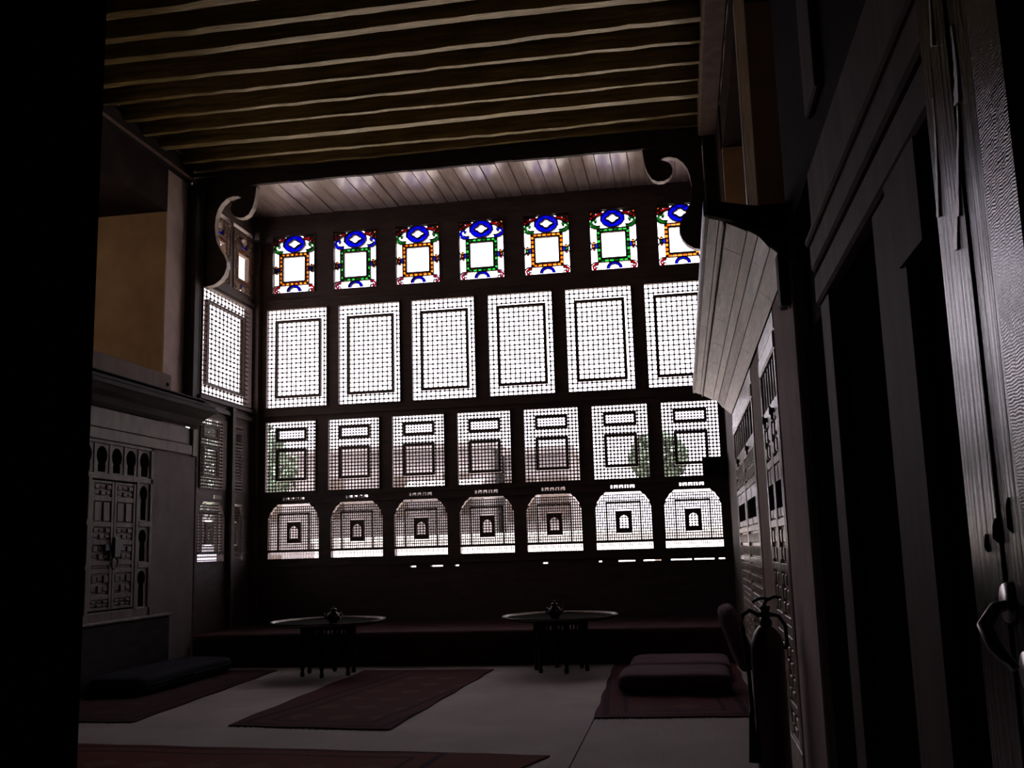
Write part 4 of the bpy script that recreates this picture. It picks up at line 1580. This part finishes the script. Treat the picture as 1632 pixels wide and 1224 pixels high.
def tray_table(x, y, label, rz):
    t = thing('tray_table', (x, y, 0), label, 'table', 'round tray tables on wooden stands', rz=rz, world=False)
    b = MB()
    b.lathe([(0.0, 0.628), (0.40, 0.628), (0.598, 0.628), (0.60, 0.628), (0.606, 0.6285), (0.66, 0.634), (0.69, 0.645), (0.69, 0.638), (0.66, 0.626), (0.60, 0.614), (0.0, 0.614)], (0, 0, 0), 64)
    b.build('tray', 'tray_dark', t)
    b = MB()
    b.lathe([(0.690, 0.640), (0.705, 0.652), (0.716, 0.668), (0.722, 0.668), (0.712, 0.646), (0.690, 0.634), (0.690, 0.640)], (0, 0, 0), 64, caps=False)
    b.build('rim', 'brass', t)['label'] = 'upturned bright rim'
    b = MB()
    for i in range(6):
        a = PI / 6 + i * PI / 3
        a2 = a + PI / 3
        p, q = (0.33 * math.cos(a), 0.33 * math.sin(a)), (0.33 * math.cos(a2), 0.33 * math.sin(a2))
        b.tube([(p[0], p[1], 0.585), (q[0], q[1], 0.585)], 0.024, 8)
        b.tube([(p[0], p[1], 0.40), (q[0], q[1], 0.40)], 0.018, 8)
        for k in range(1, 6):
            r = [p[j] + (q[j] - p[j]) * k / 6 for j in (0, 1)]
            b.lathe([(0.006, 0.40), (0.014, 0.44), (0.007, 0.49), (0.014, 0.54), (0.006, 0.585)], (r[0], r[1], 0), 6)
    b.build('stand_frame', 'dark_wood', t)
    for i in range(6):
        a = PI / 6 + i * PI / 3
        b = MB()
        b.lathe([(0.022, 0.0), (0.030, 0.03), (0.020, 0.07), (0.034, 0.13), (0.022, 0.20), (0.034, 0.28), (0.022, 0.36), (0.032, 0.42), (0.026, 0.52), (0.034, 0.60), (0.02, 0.612)],
                (0.33 * math.cos(a), 0.33 * math.sin(a), 0), 12)
        b.build('leg', 'dark_wood', t)
    return t


def pot(x, y, label):
    t = thing('coffee_pot', (x, y, 0.6285), label, 'pot', 'metal pots on the tray tables', world=False)
    b = MB()
    b.lathe([(0.045, 0.0), (0.055, 0.012), (0.05, 0.02), (0.078, 0.05), (0.085, 0.08), (0.075, 0.115), (0.045, 0.14), (0.038, 0.155), (0.045, 0.165)], (0, 0, 0), 28)
    b.build('body', 'iron_gloss', t)
    b = MB()
    b.lathe([(0.046, 0.165), (0.04, 0.178), (0.012, 0.188), (0.009, 0.198), (0.014, 0.208), (0.0, 0.216)], (0, 0, 0), 24)
    b.build('lid', 'iron_gloss', t)
    b = MB()
    b.tube([(0.075, 0, 0.06), (0.105, 0, 0.085), (0.12, 0, 0.13), (0.135, 0, 0.15)], [0.018, 0.013, 0.009, 0.007], 10)
    b.build('spout', 'iron_gloss', t)
    b = MB()
    b.tube([(-0.07, 0, 0.11), (-0.105, 0, 0.13), (-0.115, 0, 0.095), (-0.10, 0, 0.06), (-0.078, 0, 0.05)], 0.008, 8)
    b.build('handle', 'iron_gloss', t)
    return t


M['tray_dark'] = mat('tray_dark_reflection', (0.018, 0.015, 0.013), 0.9, 0.3, (14, 14, 14), spec=0.01)  # brass tray face coloured dark for its reflection of the dark wall
M['iron_gloss'] = mat('dark_polished_metal', (0.05, 0.045, 0.042), 0.22, 0.2, (20, 20, 20), metal=1.0)
tray_table(-1.56, 12.62, 'round brass tray table in front of the bench, right of the middle rug', 0.3)
tray_table(-4.48, 12.42, 'round brass tray table in front of the bench, left of the middle rug', 0.1)
pot(-1.62, 12.60, 'small dark metal pot on the right tray table').rotation_euler = (0, 0, 0.5)
pot(-4.40, 12.38, 'small dark metal pot on the left tray table').rotation_euler = (0, 0, -2.6)

# ------------------------------------------------------------------ fire extinguisher
t = thing('fire_extinguisher', (0.50, 6.92, 0), 'tall dark red fire extinguisher cylinder standing against the right pier', 'extinguisher')
ex, ey = 0.50, 6.92
b = MB()
b.lathe([(0.0, 0.0), (0.098, 0.0), (0.107, 0.012), (0.108, 0.78), (0.104, 0.84), (0.088, 0.895), (0.060, 0.935), (0.042, 0.95), (0.0, 0.955)], (ex, ey, 0), 36)
b.build('cylinder', 'extinguisher', t)
b = MB()
b.lathe([(0.040, 0.945), (0.040, 0.985), (0.028, 0.995), (0.028, 1.05), (0.034, 1.055), (0.034, 1.075), (0.0, 1.078)], (ex, ey, 0), 18)
b.bbox(ex - 0.06, ex + 0.05, ey - 0.014, ey + 0.014, 1.005, 1.035, 0.006)
b.build('valve', 'iron', t)
b = MB()
b.tube([(ex - 0.012, ey, 1.07), (ex + 0.01, ey, 1.11), (ex + 0.06, ey - 0.01, 1.135), (ex + 0.11, ey - 0.02, 1.13)], [0.01, 0.012, 0.012, 0.009], 8)
b.tube([(ex - 0.08, ey, 1.10), (ex - 0.03, ey, 1.125), (ex + 0.02, ey, 1.125)], [0.008, 0.010, 0.010], 8)
b.build('handle', 'iron', t)
b = MB()
pts = [(ex - 0.05, ey, 1.02), (ex - 0.10, ey - 0.01, 1.05), (ex - 0.145, ey - 0.02, 1.02), (ex - 0.155, ey - 0.02, 0.94), (ex - 0.14, ey - 0.02, 0.82), (ex - 0.128, ey - 0.02, 0.62), (ex - 0.125, ey - 0.02, 0.40)]
b.tube(pts, 0.014, 10)
b.build('hose', 'rubber', t)
b = MB()
b.tube([(ex + 0.045, ey, 1.02), (ex + 0.085, ey - 0.01, 1.01), (ex + 0.122, ey - 0.02, 0.95), (ex + 0.125, ey - 0.02, 0.84), (ex + 0.112, ey - 0.02, 0.80)], 0.012, 10)
b.build('carrying_strap', 'rubber', t)
b = MB()
b.lathe([(0.014, 0.42), (0.018, 0.38), (0.022, 0.30), (0.034, 0.12), (0.036, 0.10), (0.0, 0.10)], (ex - 0.13, ey - 0.02, 0), 16)
b.build('horn', 'rubber', t)

# ------------------------------------------------------------------ the street outside
M['ground'] = mat('sunlit_sandy_ground', (0.60, 0.54, 0.46), 0.95, 0.15, (0.3, 0.3, 0.3))
M['house_dark'] = mat('grey_brick_house_wall', (0.13, 0.115, 0.118), 0.9, 0.3, (0.6, 0.6, 0.8))
M['house_pale'] = mat('whitewashed_wall', (0.75, 0.72, 0.68), 0.9, 0.1, (0.5, 0.5, 0.5))
M['leaves'] = mat('dusty_green_leaves', (0.075, 0.11, 0.075), 0.7, 0.5, (2, 2, 2))
M['bark'] = mat('grey_bark', (0.10, 0.08, 0.06), 0.9, 0.3, (4, 4, 1))
M['shutter'] = mat('brown_shutters', (0.05, 0.035, 0.03), 0.8, 0.3, (3, 3, 10))
b = MB()
b.box(-80, 80, 15.4, 140, -4.2, -4.0)
struct(b, 'ground', 'ground', 'sandy street ground outside the windows', 'ground')


def house(x0, x1, y, z1, label, wall, cols, rows_):
    t = thing('house', ((x0 + x1) / 2, y, -4.0), label, 'house', 'houses across the street')
    b = MB()
    b.box(x0, x1, y, y + 8, -4.0, z1)
    b.build('wall', wall, t)
    b = MB()
    b.box(x0 - 0.15, x1 + 0.15, y - 0.15, y + 8.1, z1, z1 + 0.25)
    b.build('parapet', wall, t)
    for c in range(cols):
        for r in range(rows_):
            u = x0 + (x1 - x0) * (c + 0.5) / cols
            z = -4.0 + (z1 + 4) * (r + 0.6) / (rows_ + 0.2)
            b = MB()
            b.box(u - 0.55, u + 0.55, y - 0.05, y + 0.02, z - 0.8, z + 0.8)
            b.build('window', 'shutter', t)
    return t


house(-17.5, -7.2, 38, 5.35, 'grey house across the street, seen faintly through the middle lattices', 'house_dark', 4, 3)
house(-6.8, -4.2, 39, 5.1, 'darker grey house farther right across the street', 'house_dark', 2, 3)
o = MB()
o.box(-12.4, 12, 33, 33.4, -4.0, 1.85)
o.box(-12.5, 12, 32.9, 33.5, 1.85, 2.0)
tag(o.build('garden_wall', 'house_pale', org=Vector((-4, 33, -4))), 'sunlit whitewashed garden wall across the street', 'wall')


M['awning'] = mat('pale_canvas', (0.62, 0.60, 0.57), 0.9, 0.15, (3, 3, 3))


def awning(x0, x1, z, label):
    t = thing('awning', ((x0 + x1) / 2, 37.9, z), label, 'awning', 'awnings on the grey house')
    b = MB()
    b.prism([(37.9, z + 0.45), (36.7, z), (36.7, z - 0.04), (37.9, z + 0.40)], lambda u, w_, d: (d, u, w_), x0, x1)
    b.build('canvas', 'awning', t)
    for x in (x0 + 0.1, x1 - 0.1):
        b = MB()
        b.tube([(x, 37.9, z - 0.3), (x, 36.75, z - 0.03)], 0.03, 6)
        b.build('arm', 'iron', t)


awning(-13.6, -11.2, 3.45, 'pale awning on the grey house, left one, behind the second lattice column')
awning(-10.4, -7.4, 3.7, 'pale awning on the grey house, wider right one, behind the third and fourth columns')


def tree(x, y, h, r, label, seed):
    rg = random.Random(seed)
    t = thing('tree', (x, y, -4.0), label, 'tree', 'trees outside the windows')
    b = MB()
    top = -4.0 + h
    b.tube([(x, y, -4.0), (x + 0.1, y, -4 + h * 0.3), (x - 0.1, y, -4 + h * 0.6), (x, y, top - r * 0.7)], [0.22, 0.18, 0.14, 0.06], 8)
    for i in range(6):
        a = rg.uniform(0, 2 * PI)
        z0 = top - r * rg.uniform(0.9, 1.7)
        b.tube([(x, y, z0), (x + r * 0.5 * math.cos(a), y + r * 0.5 * math.sin(a), z0 + r * 0.4)], [0.08, 0.03], 6)
    b.build('trunk', 'bark', t)
    b = MB()
    for i in range(1500):
        u, v_, q = rg.gauss(0, 1), rg.gauss(0, 1), rg.gauss(0, 1)
        n = math.sqrt(u * u + v_ * v_ + q * q)
        rr = r * (0.45 + 0.55 * rg.random() ** 0.5)
        p = Vector((x + u / n * rr, y + v_ / n * rr, top - r * 0.6 + q / n * rr * 0.9))
        d1 = Vector((rg.uniform(-1, 1), rg.uniform(-1, 1), rg.uniform(-1, 1))).normalized() * 0.16
        d2 = Vector((rg.uniform(-1, 1), rg.uniform(-1, 1), rg.uniform(-1, 1))).normalized() * 0.09
        b.add([p - d1, p + d2, p + d1, p - d2], [(0, 1, 2, 3)])
    b.build('foliage', 'leaves', t)
    return t


tree(-11.6, 25, 8.7, 1.6, 'dusty green tree outside, behind the leftmost lattices', 11)
tree(-0.55, 27, 8.2, 0.75, 'slim green tree outside, behind the right-hand lattices', 12)
tree(-16.0, 24.5, 8.6, 1.8, 'green tree outside the left side of the bay', 13)

for o_ in C.objects:
    if '_w' in o_:
        del o_['_w']
